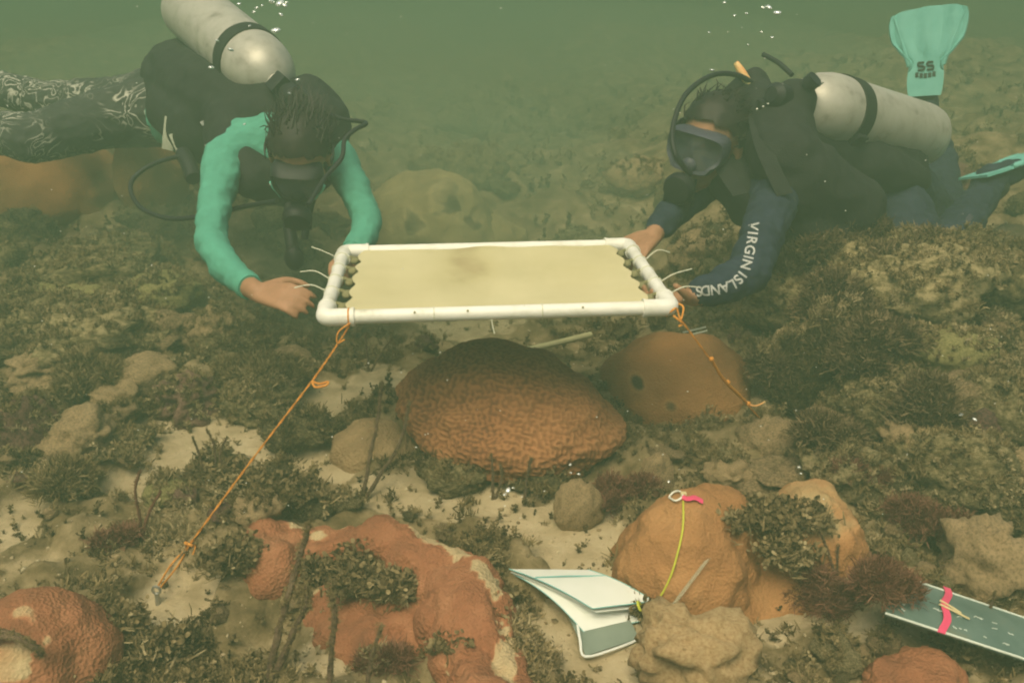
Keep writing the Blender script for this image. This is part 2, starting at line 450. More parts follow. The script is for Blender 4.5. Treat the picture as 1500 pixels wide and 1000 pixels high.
def remeshed(mb, voxel, smooth_it=5, name='body'):
    me = bpy.data.meshes.new('tmp'); me.from_pydata([v[:] for v in mb.V], [], mb.F); me.update()
    o = bpy.data.objects.new('tmp', me); COL.objects.link(o)
    m = o.modifiers.new('r', 'REMESH'); m.mode = 'VOXEL'; m.voxel_size = voxel
    if smooth_it:
        sm = o.modifiers.new('s', 'SMOOTH'); sm.factor = 0.5; sm.iterations = smooth_it
    dg = bpy.context.evaluated_depsgraph_get()
    out = bpy.data.meshes.new_from_object(o.evaluated_get(dg)); out.name = name
    bpy.data.objects.remove(o); bpy.data.meshes.remove(me)
    return out
def mesh_np(me):
    V = np.empty(len(me.vertices) * 3, np.float32); me.vertices.foreach_get('co', V)
    return V.reshape(-1, 3).astype(float)
def set_np(me, V):
    me.vertices.foreach_set('co', np.asarray(V, np.float32).ravel()); me.update()
def normals_np(me):
    N = np.empty(len(me.vertices) * 3, np.float32); me.vertices.foreach_get('normal', N); return N.reshape(-1, 3).astype(float)
def bvh_of(me, off=Vector((0, 0, 0))):
    return BVHTree.FromPolygons([tuple(v.co + off) for v in me.vertices], [tuple(p.vertices) for p in me.polygons])

# ------------------------------------------------------------------ seabed
SAND = [(300, 650, 130, 45), (650, 735, 150, 42), (800, 790, 110, 60), (880, 940, 110, 100), (250, 890, 70, 60), (40, 770, 50, 38), (520, 945, 110, 60),
        (440, 690, 90, 22), (1445, 830, 45, 40), (460, 590, 60, 28), (340, 595, 50, 22), (210, 720, 60, 25), (560, 560, 60, 25), (690, 470, 120, 30), (1060, 905, 150, 55), (120, 690, 70, 22), (1430, 690, 40, 16), (1330, 640, 40, 14), (1210, 640, 36, 14)]
_sw = []
for px, py, rx, ry in SAND:
    c = GZ(px, py); a = GZ(px + rx, py); t = GZ(px, py - ry)
    _sw.append((c.x, c.y, a.x - c.x, max(0.05, t.y - c.y)))
def reef_mask(x, y):
    Pn = np.stack([x, y, np.zeros_like(x)], 1)
    s = np.zeros_like(x)
    for cx, cy, rx, ry in _sw:
        d = np.sqrt(((x - cx) / rx) ** 2 + ((y - cy) / ry) ** 2)
        s = np.maximum(s, 1.25 - d)
    s = s + 0.35 * fbm(Pn * 7, 4, 5) + 0.12 * fbm(Pn * 25, 2, 9)
    return 1 - sstep(0.12, 0.55, s)
def terrain(x, y):
    x = np.asarray(x, float); y = np.asarray(y, float)
    Pn = np.stack([x, y, np.zeros_like(x)], 1)
    r = reef_mask(x, y)
    z = 0.02 * fbm(Pn * 1.3, 3, 1) + 0.006 * fbm(Pn * 9, 3, 3)
    z += r * (-0.014 + 0.055 * np.abs(fbm(Pn * 4, 4, 2)) + 0.016 * fbm(Pn * 16, 3, 4) + 0.016 * np.abs(fbm(Pn * 11 + 3, 2, 14)))
    z += 0.20 * sstep(0.30, 1.0, x) * sstep(1.45, 2.1, y)
    z += 0.10 * sstep(-0.5, -1.3, x) * sstep(1.7, 2.5, y)
    z += 0.10 * sstep(2.6, 4, y) + sstep(2.4, 4.5, y) * 0.12 * fbm(Pn * 0.9 + 4, 4, 12)
    return z
def tz(x, y): return float(terrain(np.array([x]), np.array([y]))[0])
def ground(px, py):
    """where the line of sight through this pixel meets the seabed."""
    d = ray(px, py); ts = np.linspace(0.9, 9, 700)
    x, y, z = d.x * ts, d.y * ts, CAM_H + d.z * ts
    k = np.nonzero(z < terrain(x, y))[0]
    t = ts[k[0]] if len(k) else 9
    return Vector((d.x * t, d.y * t, tz(d.x * t, d.y * t)))
NY, NX = 620, 420
ys = -0.6 + (np.exp(np.linspace(0, 1, NY) * 3.5) - 1) / (math.exp(3.5) - 1) * 26
xs = np.linspace(-1, 1, NX)
gy, gx = np.meshgrid(ys, xs, indexing='ij')
gx = gx * (1.5 + 0.62 * np.maximum(gy, 0))
gz = terrain(gx.ravel(), gy.ravel())
Vs = np.stack([gx.ravel(), gy.ravel(), gz], 1)
idx = np.arange(NY * NX).reshape(NY, NX)
Fs = np.stack([idx[:-1, :-1].ravel(), idx[:-1, 1:].ravel(), idx[1:, 1:].ravel(), idx[1:, :-1].ravel()], 1)
sme = np_mesh('seabed', Vs, Fs); put_attr(sme, 'reef', reef_mask(gx.ravel(), gy.ravel()))
seabed = tag(link_mesh('seabed', sme, M['seabed']), kind='structure')
SUPPORT = [(Vs, Fs)]       # surfaces that carry turf

# ------------------------------------------------------------------ haze: greenish water full of fine silt
hb = MB(); hb.box((0, 12, 0.25), (20, 15.5, 1.45), bev=0.001)
hm = bpy.data.materials.new('turbid_water'); hm.use_nodes = True
hn = hm.node_tree.nodes; hn.remove(hn['Principled BSDF'])
pv = hn.new('ShaderNodeVolumePrincipled')
pv.inputs['Color'].default_value = (*HAZE_COLOR, 1); pv.inputs['Density'].default_value = HAZE_DENSITY
pv.inputs['Anisotropy'].default_value = 0.15
hm.node_tree.links.new(pv.outputs[0], hn['Material Output'].inputs['Volume'])
haze = hb.build('haze', hm, smooth=False, kind='stuff', label='greenish silty water haze filling the whole view')

# stirred-up silt hanging round the frame and the left diver
for c_, r_, dn in ((P(560, 330, 2.75), (.90, .60, .46), .26), (P(640, 330, 2.6), (.70, .50, .34), .26), (P(690, 220, 4.8), (3.0, 1.5, .80), .30)):
    sm_ = hm.copy(); sm_.name = 'silt_cloud'
    q_ = [x for x in sm_.node_tree.nodes if x.type == 'PRINCIPLED_VOLUME'][0]; q_.inputs['Density'].default_value = dn; q_.inputs['Color'].default_value = (.42, .56, .37, 1)
    MB().ell(c_, r_, n=4).build('haze', sm_, kind='stuff', label='pale cloud of stirred-up silt behind the frame')

# ------------------------------------------------------------------ corals and rocks
def dome_mesh(name, rx, ry, rz, n=6, lump=0.10, lscale=3.0, fine=0.02, seed=0, flat_under=0.5, brain=0.0, dead=None):
    V, F = ico(n); D = V.copy()
    r = 1 + lump * fbm(D * lscale * 0.6 + seed * 3.1, 3, seed) + fine * fbm(D * 6 + seed, 4, seed + 9)
    X = D * r[:, None]
    X[:, 2] = np.where(X[:, 2] < 0, X[:, 2] * flat_under, X[:, 2])
    X = X * np.array([rx, ry, rz])
    ridge = None
    if brain:
        g = np.random.default_rng(3); q = np.zeros(len(X))
        W = X + 0.012 * np.stack([fbm(X * 9, 2, 31), fbm(X * 9, 2, 32), fbm(X * 9, 2, 33)], 1)
        for k in range(26):
            d = g.normal(size=3); d /= np.linalg.norm(d)
            q += np.cos(W @ d * (2 * math.pi / 0.0105) + g.uniform(0, 6.28))
        q /= math.sqrt(13)
        ridge = np.tanh(q * 2.2)
        nn = X / np.array([rx, ry, rz]) ** 2; nn /= np.linalg.norm(nn, axis=1)[:, None]
        X = X + nn * (ridge * brain)[:, None]
    me = np_mesh(name, X, F)
    if ridge is not None: put_attr(me, 'ridge', ridge * 0.20)
    put_attr(me, 'dead', dead(X / np.array([rx, ry, rz]), X) if dead else np.zeros(len(X)))
    return me
def place(name, me, m, loc, rot, label, cat, group=None, support=False):
    o = link_mesh(name, me, m); o.location = loc; o.rotation_euler = rot
    tag(o, label, cat, group)
    if support:
        Vw = mesh_np(me) @ np.array(o.rotation_euler.to_matrix()).T + np.array(loc)
        F = np.array([p.vertices[:] for p in me.polygons]); SUPPORT.append((Vw, F))
    return o
NOTURF = []   # (x, y, r) circles kept clear of turf and rubble
def keep(p, r): NOTURF.append((p.x, p.y, r))
CLEAR = []
for q_, r_ in (((230, 905), .05), ((860, 915), .09), ((790, 860), .06), ((255, 845), .025), ((1360, 905), .06), ((1410, 925), .06), ((1470, 945), .06), ((745, 800), .05), ((800, 800), .06)):
    keep(GZ(*q_), r_); CLEAR.append(NOTURF[-1])

c = P(742, 610, 1.97)
place('brain_coral', dome_mesh('brain_coral', 0.246, 0.205, 0.130, 7, 0.20, 2.0, 0.012, 4, 0.85, 0.0018), M['brain'], c, (R(4), R(9), R(-6)),
      'large brown brain coral with winding grooves below the white frame', 'coral'); keep(c, 0.24)
c = P(986, 582, 2.20)
def two_spots(U, X):
    d = np.full(len(U), 9.0)
    for sx, sz, r in ((-0.55, 0.62, .10), (-0.19, 0.40, .10)):
        d = np.minimum(d, np.hypot(U[:, 0] - sx, U[:, 2] - sz) / r)
    return 0.50 * (1 - sstep(0.25, 1.35, d)) * (U[:, 1] < 0)
place('boulder_coral', dome_mesh('boulder_coral', 0.198, 0.19, 0.155, 6, 0.07, 2.5, 0.01, 11, 0.8, dead=two_spots), M['browncoral'], c, (0, 0, 0),
      'smooth brown boulder coral with two dark spots behind the brain coral', 'coral'); keep(c, 0.19)
c = P(548, 668, 1.98)
place('boulder_coral', dome_mesh('small_coral', 0.098, 0.09, 0.080, 5, 0.12, 2.5, 0.02, 21, 0.8), M['tancoral'], c, (0, 0, 0.4),
      'small tan boulder coral at the left foot of the brain coral', 'coral'); keep(c, 0.09)
# right hand two-lobed tan orange coral
mb = MB()
for px, py, zc, rx, ry, rz in ((1003, 842, 1.57, .128, .14, .148), (1045, 800, 1.60, .085, .10, .115), (1185, 825, 1.63, .095, .13, .150), (1150, 880, 1.57, .10, .10, .085), (1090, 890, 1.56, .12, .11, .07), (1110, 835, 1.64, .12, .12, .125)):
    mb.ell(P(px, py, zc), (rx, ry, rz), n=4)
me = remeshed(mb, 0.007, 14, 'orange_coral')
X = mesh_np(me); N = normals_np(me); X = X + N * (0.018 * fbm(X * 9, 4, 40) + 0.0045 * fbm(X * 38, 3, 41))[:, None]
o0 = P(1075, 860, 1.6); bvO = BVHTree.FromPolygons([tuple(v) for v in X], [p.vertices[:] for p in me.polygons]); set_np(me, X - np.array(o0))
pc = np.array([proj(v)[:2] for v in X])
d = np.hypot((pc[:, 0] - 1190) / 75, (pc[:, 1] - 735) / 55)
put_attr(me, 'dead', 0.42 * (1 - sstep(0.5, 1.25, d + 0.3 * fbm(X * 25, 3, 44))))
place('boulder_coral', me, M['orangecoral'], o0, (0, 0, 0), 'tan orange two-lobed boulder coral with dark algae between its lobes', 'coral'); keep(P(1075, 850, 1.6), 0.2)
# foreground crescent coral
mb = MB()
arc = [(402, 815, 1.60, .058), (450, 808, 1.59, .058), (512, 802, 1.585, .058), (575, 806, 1.56, .062), (632, 832, 1.51, .063), (678, 868, 1.45, .066), (704, 925, 1.37, .068), (718, 990, 1.29, .069), (724, 1060, 1.22, .070)]
pts = smooth_path([P(a, b, zc) - Vector((0, 0, .008)) for a, b, zc, r in arc], 5)
mb.tube(pts, [a[3] for a in arc], 18)
for a in (arc[0], arc[-1]): mb.ell(P(*a[:3]) + Vector((0, 0, .004)), a[3], n=3)
mb.ell(P(402, 835, 1.55), (.060, .055, .062), n=3); mb.ell(P(440, 850, 1.55) - Vector((0, 0, .03)), (.06, .05, .05), n=3); mb.ell(P(570, 890, 1.47) - Vector((0, 0, .030)), (.17, .12, .060), n=3); mb.ell(P(610, 850, 1.50) - Vector((0, 0, .01)), (.07, .05, .045), n=3); mb.ell(P(690, 960, 1.33) - Vector((0, 0, .02)), (.06, .06, .05), n=3)
me = remeshed(mb, 0.006, 12, 'crescent')
X = mesh_np(me); N = normals_np(me); X = X + N * (0.018 * fbm(X * 9, 4, 50) + 0.004 * fbm(X * 40, 3, 51) - .006 * sstep(.1, .4, fbm(X * 22, 2, 52)))[:, None]
o0 = P(600, 830, 1.55); set_np(me, X - np.array(o0))
ap = np.array([p[:] for p in pts]); D2 = np.linalg.norm(X[:, None, :2] - ap[None, :, :2], axis=2); k = D2.argmin(1)
ctr = np.array(GZ(560, 930)[:2]); outer = (np.linalg.norm(X[:, :2] - ctr, axis=1) - np.linalg.norm(ap[k, :2] - ctr, axis=1)) / 0.05
w = np.exp(-((outer - 0.50) / 0.24) ** 2) * sstep(0.15, 0.45, k / len(ap)) * (1 - sstep(0.78, 0.9, k / len(ap)))
put_attr(me, 'dead', 0.52 * sstep(0.55, 0.63, w + 0.70 * fbm(X * np.array([20, 20, 20]), 4, 53)) + 0.5 * sstep(.42, .55, fbm(X * 14, 3, 57) - .3))
place('crescent_coral', me, M['redcoral'], o0, (0, 0, 0), 'brick orange crescent coral with pale worn patches along its rim', 'coral')
for a in arc: keep(P(*a[:3]), a[3] * 0.8)
c = P(648, 905, 1.40) - Vector((0, 0, .02))
place('orange_coral', dome_mesh('lobe', 0.048, 0.045, 0.058, 5, 0.08, 2.5, 0.01, 61, 0.8), M['redcoral'], c, (0, R(-10), 0),
      'small orange coral lobe inside the bend of the crescent coral', 'coral'); keep(c, 0.045)
c = P(55, 975, 1.33)
place('orange_coral', dome_mesh('left_lump', 0.125, 0.12, 0.110, 6, 0.09, 2.5, 0.015, 71, 0.8, dead=lambda U, X: 0.45 * sstep(0.8, .95, fbm(X * 12, 3, 72) + 0.5 * (U[:, 0] < 0.1) * np.exp(-((U[:, 2] - .75) / .25) ** 2))),
      M['redcoral'], c, (0, R(6), 0.3), 'brick orange coral lump in the bottom left corner of the view', 'coral'); keep(c, 0.13)
c = P(1345, 1012, 1.33)
place('orange_coral', dome_mesh('corner_lump', 0.078, 0.07, 0.050, 5, 0.22, 3, 0.03, 81, 0.8), M['redcoral'], c, (0, 0, 0.3),
      'low orange coral hummock under the teal slate', 'coral'); keep(c, 0.07)
c = P(632, 350, 3.25)
def patchy(U, X): return 0.4 * sstep(0.5, .85, fbm(X * 9, 4, 91) + 0.55 * np.exp(-((U[:, 0] - .15) / .3) ** 2 - ((U[:, 2] - .75) / .28) ** 2))
place('boulder_coral', dome_mesh('far_dome', 0.255, 0.26, 0.245, 6, 0.10, 2.6, 0.02, 92, 0.8, dead=patchy), M['olivecoral'], c, (0, 0, 0.3),
      'large pale olive boulder coral behind the far side of the frame', 'coral'); keep(c, .25)
c = P(720, 375, 3.3)
place('boulder_coral', dome_mesh('far_dome_b', 0.16, 0.16, 0.15, 5, 0.12, 2.6, 0.03, 95, 0.8), M['olivecoral'], c, (0, 0, 1.3),
      'lower olive boulder coral touching the right of the large pale one', 'coral')
c = P(60, 290, 3.4)
place('boulder_coral', dome_mesh('far_brown', 0.33, 0.3, 0.22, 5, 0.12, 2.6, 0.03, 97, 0.8), M['browncoral'], c, (0, 0, 0.9),
      "broad brown boulder coral beneath the left diver's patterned leg", 'coral'); keep(c, .3)
c = P(222, 262, 3.3)
place('boulder_coral', dome_mesh('far_brown_b', 0.125, 0.13, 0.20, 5, 0.12, 2.6, 0.03, 99, 0.9), M['browncoral'], c, (0, 0, 0.9),
      "tall rounded brown coral behind the left diver's hose loop", 'coral'); keep(c, .13)

# reef rocks -----------------------------------------------------------
def rock_proto(seed, n=4, rough=0.5, block=0.0):
    V, F = ico(n); D = V
    r = 1 + rough * 0.45 * fbm(D * 1.3 + seed * 5.7, 3, seed) + rough * 0.22 * (0.5 - np.abs(fbm(D * 3.2 + seed, 4, seed + 3))) + 0.11 * (.4 - np.abs(fbm(D * 6.5, 3, seed + 6))) + .03 * fbm(D * 15, 2, seed + 8)
    X = D * r[:, None]
    return np_mesh('rock', X, F)
PROTO = [rock_proto(s, 4, 0.6 + 0.5 * (s % 3) / 2) for s in range(100, 112)]
PMAT = {}
def proto_for(k, mname):
    key = (k, mname)
    if key not in PMAT:
        me = PROTO[k].copy(); me.materials.append(M[mname]); me.polygons.foreach_set('use_smooth', np.ones(len(me.polygons), bool)); PMAT[key] = me
    return PMAT[key]
def rock(name, loc, sc, rot, mname, label, cat, group=None, k=None, support=True):
    me = proto_for(random.randrange(12) if k is None else k, mname)
    o = bpy.data.objects.new(name, me); o.location = loc; o.scale = sc; o.rotation_euler = rot; COL.objects.link(o)
    tag(o, label, cat, group)
    if support:
        mxx = o.rotation_euler.to_matrix() @ Matrix.Diagonal(Vector(sc))
        Vw = mesh_np(me) @ np.array(mxx).T + np.array(loc); F = np.array([p.vertices[:] for p in me.polygons]); SUPPORT.append((Vw, F))
    return o
def big(px, py, rx, rz, mname, label, name='reef_rock', cat='rock', k=0, deep=0.9, sink=0.15, rot=None, support=True, zc0=None):
    """a rock whose middle is seen at (px,py), half sizes rx, rz in photo pixels."""
    g = ground(px, py + rz * 0.8); zc = proj(g)[2]
    a, b = rx * zc / FPX, rz * zc / FPX
    c = g + Vector((0, a * deep * 0.5, b * (0.75 - sink)))
    if zc0: c = P(px, py, zc0); a, b = rx * zc0 / FPX, rz * zc0 / FPX
    if mname == 'palerock': support = False
    o = rock(name, c, (a, a * deep, b * 1.05), rot or (0, 0, random.uniform(0, 6.28)), mname, label, cat, None, k, support)
    keep(c, a * 0.5); return o
big(112, 645, 52, 34, 'palerock', 'pale brown rounded rock at the left edge, left of the orange line', k=1)
big(35, 625, 48, 44, 'purplerock', 'reddish crusted rock in the far left of the reef edge', k=2)
big(275, 590, 48, 34, 'purplerock', 'dark purplish round rock beyond the sand patch by the orange line', k=4)
big(205, 548, 44, 28, 'palerock', 'small pale rock behind the purplish round one', k=5)
big(140, 490, 95, 42, 'rock', 'wide algae-covered rock left of the near frame corner', k=6)
big(40, 470, 80, 40, 'rock', 'low olive rock at the left edge below the brown coral', k=7)
big(130, 400, 90, 40, 'rock', "algae-dusted rock below the left diver's hose", k=3)
big(220, 440, 60, 30, 'yellowsponge', "yellowish lump beside the left diver's bent elbow", k=8)
big(1124, 652, 38, 36, 'palerock', 'tan pointed rock where the right orange line is tied', k=9, zc0=1.93)
big(1008, 962, 74, 54, 'tanrock', 'tan lumpy rock in front of the orange two-lobed coral', k=7, support=False)
big(846, 745, 32, 38, 'palerock', 'small upright tan knob on the sand right of the brain coral', k=11, deep=.8)
big(962, 695, 28, 36, 'palerock', 'small tan rock between the brown coral and the orange coral', k=2, deep=.8)
big(980, 664, 27, 9, 'palerock', 'thin ochre plate of coral lying behind the small tan rock', name='coral_plate', k=6, rot=(0, R(12), .3))
big(1385, 520, 62, 36, 'yellowsponge', 'curved yellow olive sponge on the right reef slope', name='sponge', cat='sponge', k=0)
big(1470, 600, 70, 50, 'rock', 'algae-covered boulder at the right edge below the yellow sponge', k=8)
big(1290, 590, 80, 48, 'rock', 'dark turf-covered boulder below the brown sea fan', k=5)
big(1440, 815, 62, 60, 'palerock', 'pale sandy boulder above the teal slate', k=7)
big(1160, 712, 60, 22, 'palerock', 'pale low rock behind the top of the orange coral', k=4)
big(1400, 700, 95, 55, 'rock', 'broad dark turf-covered rock at the right behind the pale sandy boulder', k=1)
big(1240, 700, 60, 40, 'rock', 'dark turf-covered rock behind the red-brown seaweed', k=10)
big(1200, 450, 95, 52, 'rock', "tall reef mound under the right diver's chest", k=3, sink=-.1)
big(1330, 430, 110, 60, 'rock', "high reef mound in front of the right diver's knee", k=9, sink=-.1)
big(1450, 420, 80, 60, 'rock', "reef mound below the right diver's foot", k=6)
big(380, 590, 60, 30, 'rock', 'low turf-covered rock under the left orange line', k=11)
big(430, 640, 45, 25, 'rock', 'flat dark rock left of the small tan coral', k=0)
big(665, 690, 60, 30, 'rock', 'shadowed rock under the overhang of the brain coral', k=5)
big(800, 690, 60, 26, 'rock', 'dark rock at the front foot of the brain coral', k=7)

for px, py, rx, rz, mn, lab in ((55, 548, 52, 26, 'palerock', 'tan knobbly rock at the left edge above the reddish crusted one'),
    (240, 492, 50, 24, 'palerock', 'small tan rock straight below the left diver\'s forearm'), (85, 452, 62, 26, 'yellowsponge', 'low yellowish lump at the far left below the brown corals'),
    (165, 585, 34, 22, 'palerock', 'little tan rock between the pale rounded rock and the sand'), (15, 510, 40, 24, 'rock', 'dark small rock cut by the left edge of the view'),
    (335, 520, 50, 22, 'rock', 'dark low rock between the left hand and the orange line'), (420, 545, 40, 20, 'palerock', 'flat tan rock just left of the loop on the orange line'),
    (1415, 585, 46, 30, 'palerock', 'tan knobbly rock under the yellow sponge'), (1345, 640, 50, 30, 'palerock', 'tan broken rock left of the algae boulder at the right edge'),
    (1460, 690, 50, 34, 'palerock', 'tan broken rock at the right edge above the pale sandy boulder'), (1225, 625, 42, 24, 'palerock', 'tan low rock right of the tied pointed rock'),
    (1480, 755, 46, 30, 'rock', 'dark rock at the right edge behind the pale sandy boulder'), (1330, 548, 46, 26, 'yellowsponge', 'small yellow-olive lump left of the curved sponge'),
    (1150, 590, 34, 20, 'rock', 'small dark rock behind the tied pointed rock'), (1290, 505, 60, 30, 'rock', 'lumpy rock between the two ragged sea fans'),
    (1440, 640, 44, 26, 'purplerock', 'reddish crusted rock on the right slope'), (1070, 700, 34, 18, 'palerock', 'little tan rock behind the clip on the orange coral')):
    big(px, py, rx, rz, mn, lab, k=random.randrange(12), support=(mn == 'rock'))

STONES = []
ZONES = [  # name of zone, px range, py range, count, size px range, label, group
    ((0, 470), (470, 760), 58, (10, 30), 'small turf-dusted rubble stone left of the brain coral', 'rubble stones left of the brain coral'),
    ((1060, 1500), (470, 880), 70, (10, 32), 'small dark rubble stone on the right reef slope', 'rubble stones on the right reef slope'),
    ((180, 900), (690, 1000), 16, (8, 20), 'small rubble stone on the sand around the crescent coral', 'rubble stones near the crescent coral'),
    ((850, 1500), (880, 1000), 20, (10, 26), 'small rubble stone around the two slates in the foreground', 'rubble stones near the slates'),
    ((480, 1060), (400, 520), 26, (10, 26), 'small rubble stone seen below the near pipe of the frame', 'rubble stones under the frame'),
    ((0, 1500), (170, 400), 64, (14, 40), 'dim algae-covered lump on the hazy far seabed', 'lumps on the far seabed'),
]
for (x0, x1), (y0, y1), cnt, (s0, s1), lab, grp in ZONES:
    n = 0
    while n < cnt:
        px, py = random.uniform(x0, x1), random.uniform(y0, y1)
        g = ground(px, py)
        if any((g.x - a) ** 2 + (g.y - b) ** 2 < (r * 1.15) ** 2 for a, b, r in NOTURF): n += 0.2; continue
        if float(reef_mask(np.array([g.x]), np.array([g.y]))[0]) < 0.4: n += 0.1; continue
        s = random.uniform(s0, s1) * proj(g)[2] / FPX
        mn = random.choices(['rock', 'palerock', 'purplerock', 'yellowsponge'], [6, 2.4, 1.0, .8])[0]
        STONES.append((rock('rubble_stone', g + Vector((0, 0, s * 0.25)), (s, s * random.uniform(.7, 1.2), s * random.uniform(.5, .95)), (random.uniform(-.4, .4), random.uniform(-.4, .4), random.uniform(0, 6.28)), mn, lab, 'rock', grp), mn, 'lump' if 'lumps' in grp else 'stone'))
        n += 1

# each loose stone is told apart by its colour and by the landmark it lies next to
MARKS = {'the brain coral': P(752, 660, 1.9), 'the two-spotted brown coral': P(990, 640, 2.1), 'the small tan coral': P(548, 690, 1.95), 'the crescent coral': P(560, 860, 1.5),
         'the corner orange lump': P(60, 960, 1.36), 'the orange two-lobed coral': P(1075, 890, 1.5), 'the white papers': P(860, 890, 1.46), 'the teal slate': P(1420, 910, 1.38),
         'the metal stake': P(229, 890, 1.5), 'the curved yellow sponge': P(1385, 530, 2.3), "the right diver's knee": P(1340, 420, 2.4), 'the pale olive coral': P(640, 360, 3.2),
         'the broad brown coral': P(60, 320, 3.3), "the left diver's hand": P(420, 470, 2.5), 'the pale rounded rock': P(112, 660, 1.95), 'the dark purplish rock': P(275, 600, 2.1),
         'the near pipe of the frame': P(740, 500, 2.5), 'the tied pointed rock': P(1124, 660, 1.95), "the right diver's fins": P(1440, 260, 4.0), "the right diver's head": P(1040, 300, 4.0), "the left diver's legs": P(150, 220, 5.0), 'the far rim of the frame': P(850, 340, 3.4)}
cells = {}
for o, mn, kind_ in STONES:
    near = min(MARKS, key=lambda k: (MARKS[k] - o.location).length); d_ = o.location - MARKS[near]
    way = ('right of' if d_.x > 0 else 'left of') if abs(d_.x) > abs(d_.y) else ('behind' if d_.y > 0 else 'in front of')
    col_ = {'rock': 'olive brown', 'palerock': 'tan', 'purplerock': 'reddish', 'yellowsponge': 'yellowish'}[mn]
    cells.setdefault((col_, kind_, way, near), []).append((d_.length, o))
ORD = ['', 'second ', 'third ', 'fourth ', 'fifth ', 'sixth ', 'seventh ', 'eighth ', 'ninth ', 'tenth ', 'eleventh ', 'twelfth ', 'thirteenth ', 'fourteenth ', 'fifteenth ', 'sixteenth ', 'seventeenth ', 'eighteenth ', 'nineteenth ', 'twentieth ']
for (col_, kind_, way, near), li in cells.items():
    for k, (d_, o) in enumerate(sorted(li, key=lambda q: q[0])):
        sz = 'larger' if max(o.scale) > .05 else 'small'
        o['label'] = f'{ORD[min(k, 19)]}{"nearest" if len(li) > 1 else "lone"} {col_} {kind_} {way} {near}' + (', lying on the reef' if False else '')

# ------------------------------------------------------------------ turf: leafy and filamentous algae, far too many to count
def leaf_proto(seed, stems=4, per=8, h=0.034, ll=0.0085, lw=0.0036, spread=0.6):
    g = np.random.default_rng(seed); V, F, T = [], [], []
    for s in range(stems):
        a = g.uniform(0, 6.28); lean = g.uniform(0.1, spread); hh = h * g.uniform(.6, 1.15)
        for k in range(per):
            t = (k + .8) / per
            base = np.array([math.cos(a) * lean * hh * t ** 1.3, math.sin(a) * lean * hh * t ** 1.3, hh * t])
            az = g.uniform(0, 6.28); el = g.uniform(-.1, 1.1)
            d = np.array([math.cos(az) * math.cos(el), math.sin(az) * math.cos(el), math.sin(el)])
            u = np.cross(d, g.normal(size=3)); u /= np.linalg.norm(u); n = np.cross(d, u)
            L, W = ll * g.uniform(.7, 1.3), lw * g.uniform(.7, 1.3); b = g.uniform(-.3, .5)
            o = len(V); tn = g.uniform(-.10, .16)
            for i, (f, w) in enumerate(((0, .35), (.55, 1.0), (1.0, .55))):
                c = base + d * L * f + n * L * b * f * f
                V += [c - u * W * w, c + u * W * w]; T += [tn + .05 * i] * 2
            F += [[o, o + 1, o + 3, o + 2], [o + 2, o + 3, o + 5, o + 4]]
    return np.array(V), np.array(F), np.array(T)
def fuzz_proto(seed, nb=40, h=0.0125, w=0.0010):
    g = np.random.default_rng(seed); V, F, T = [], [], []
    for k in range(nb):
        a = g.uniform(0, 6.28); el = g.uniform(.25, 1.4); b0 = np.array([*(g.normal(size=2) * h * .55), g.uniform(0, .004)])
        d = np.array([math.cos(a) * math.cos(el), math.sin(a) * math.cos(el), math.sin(el)]); u = np.cross(d, [0, 0, 1.]); u /= np.linalg.norm(u) + 1e-9
        th = g.uniform(0, 3.14); u = u * math.cos(th) + np.cross(d, u) * math.sin(th)
        L = h * g.uniform(.5, 1.25); c = np.cross(d, u) * g.uniform(-.4, .4) * L; o = len(V); tn = g.uniform(-.1, .12)
        for i, (f, ww) in enumerate(((0, 1), (.5, 1.15), (1, .45))):
            p = b0 + d * L * f + c * f * f; V += [p - u * w * ww, p + u * w * ww]; T += [tn + .08 * i] * 2
        F += [[o, o + 1, o + 3, o + 2], [o + 2, o + 3, o + 5, o + 4]]
    return np.array(V), np.array(F), np.array(T)
def scatter(name, protos, pos, nrm, scl, m, tone, **kw):
    VV, FF, TT, off = [], [], [], 0
    which = rng.integers(0, len(protos), len(pos))
    for k, (V, F, T) in enumerate(protos):
        ii = np.nonzero(which == k)[0]
        if not len(ii): continue
        z = nrm[ii] * 0.6 + np.array([0, 0, .4]) + rng.normal(size=(len(ii), 3)) * .18
        z /= np.linalg.norm(z, axis=1)[:, None]
        t = rng.normal(size=(len(ii), 3)); x = np.cross(t, z); x /= np.linalg.norm(x, axis=1)[:, None]; y = np.cross(z, x)
        A = np.stack([x, y, z], 2) * scl[ii][:, None, None]
        W = np.einsum('nij,vj->nvi', A, V) + pos[ii][:, None, :]
        VV.append(W.reshape(-1, 3)); TT.append((tone[ii][:, None] + T[None]).ravel())
        FF.append((F[None] + (np.arange(len(ii)) * len(V))[:, None, None] + off).reshape(-1, 4)); off += len(ii) * len(V)
    me = np_mesh(name, np.concatenate(VV), np.concatenate(FF)); put_attr(me, 'tone', np.concatenate(TT))
    return tag(link_mesh(name, me, m, smooth=False), **kw)
LEAF = [leaf_proto(s) for s in range(6)]
FUZZ = [fuzz_proto(s) for s in range(20, 26)]
def clear_of(x, y, f=1.0):
    ok = np.ones(len(x), bool)
    for a, b, r in NOTURF_C: ok &= (x - a) ** 2 + (y - b) ** 2 > (r * f) ** 2
    return ok
NOTURF_C = CLEAR
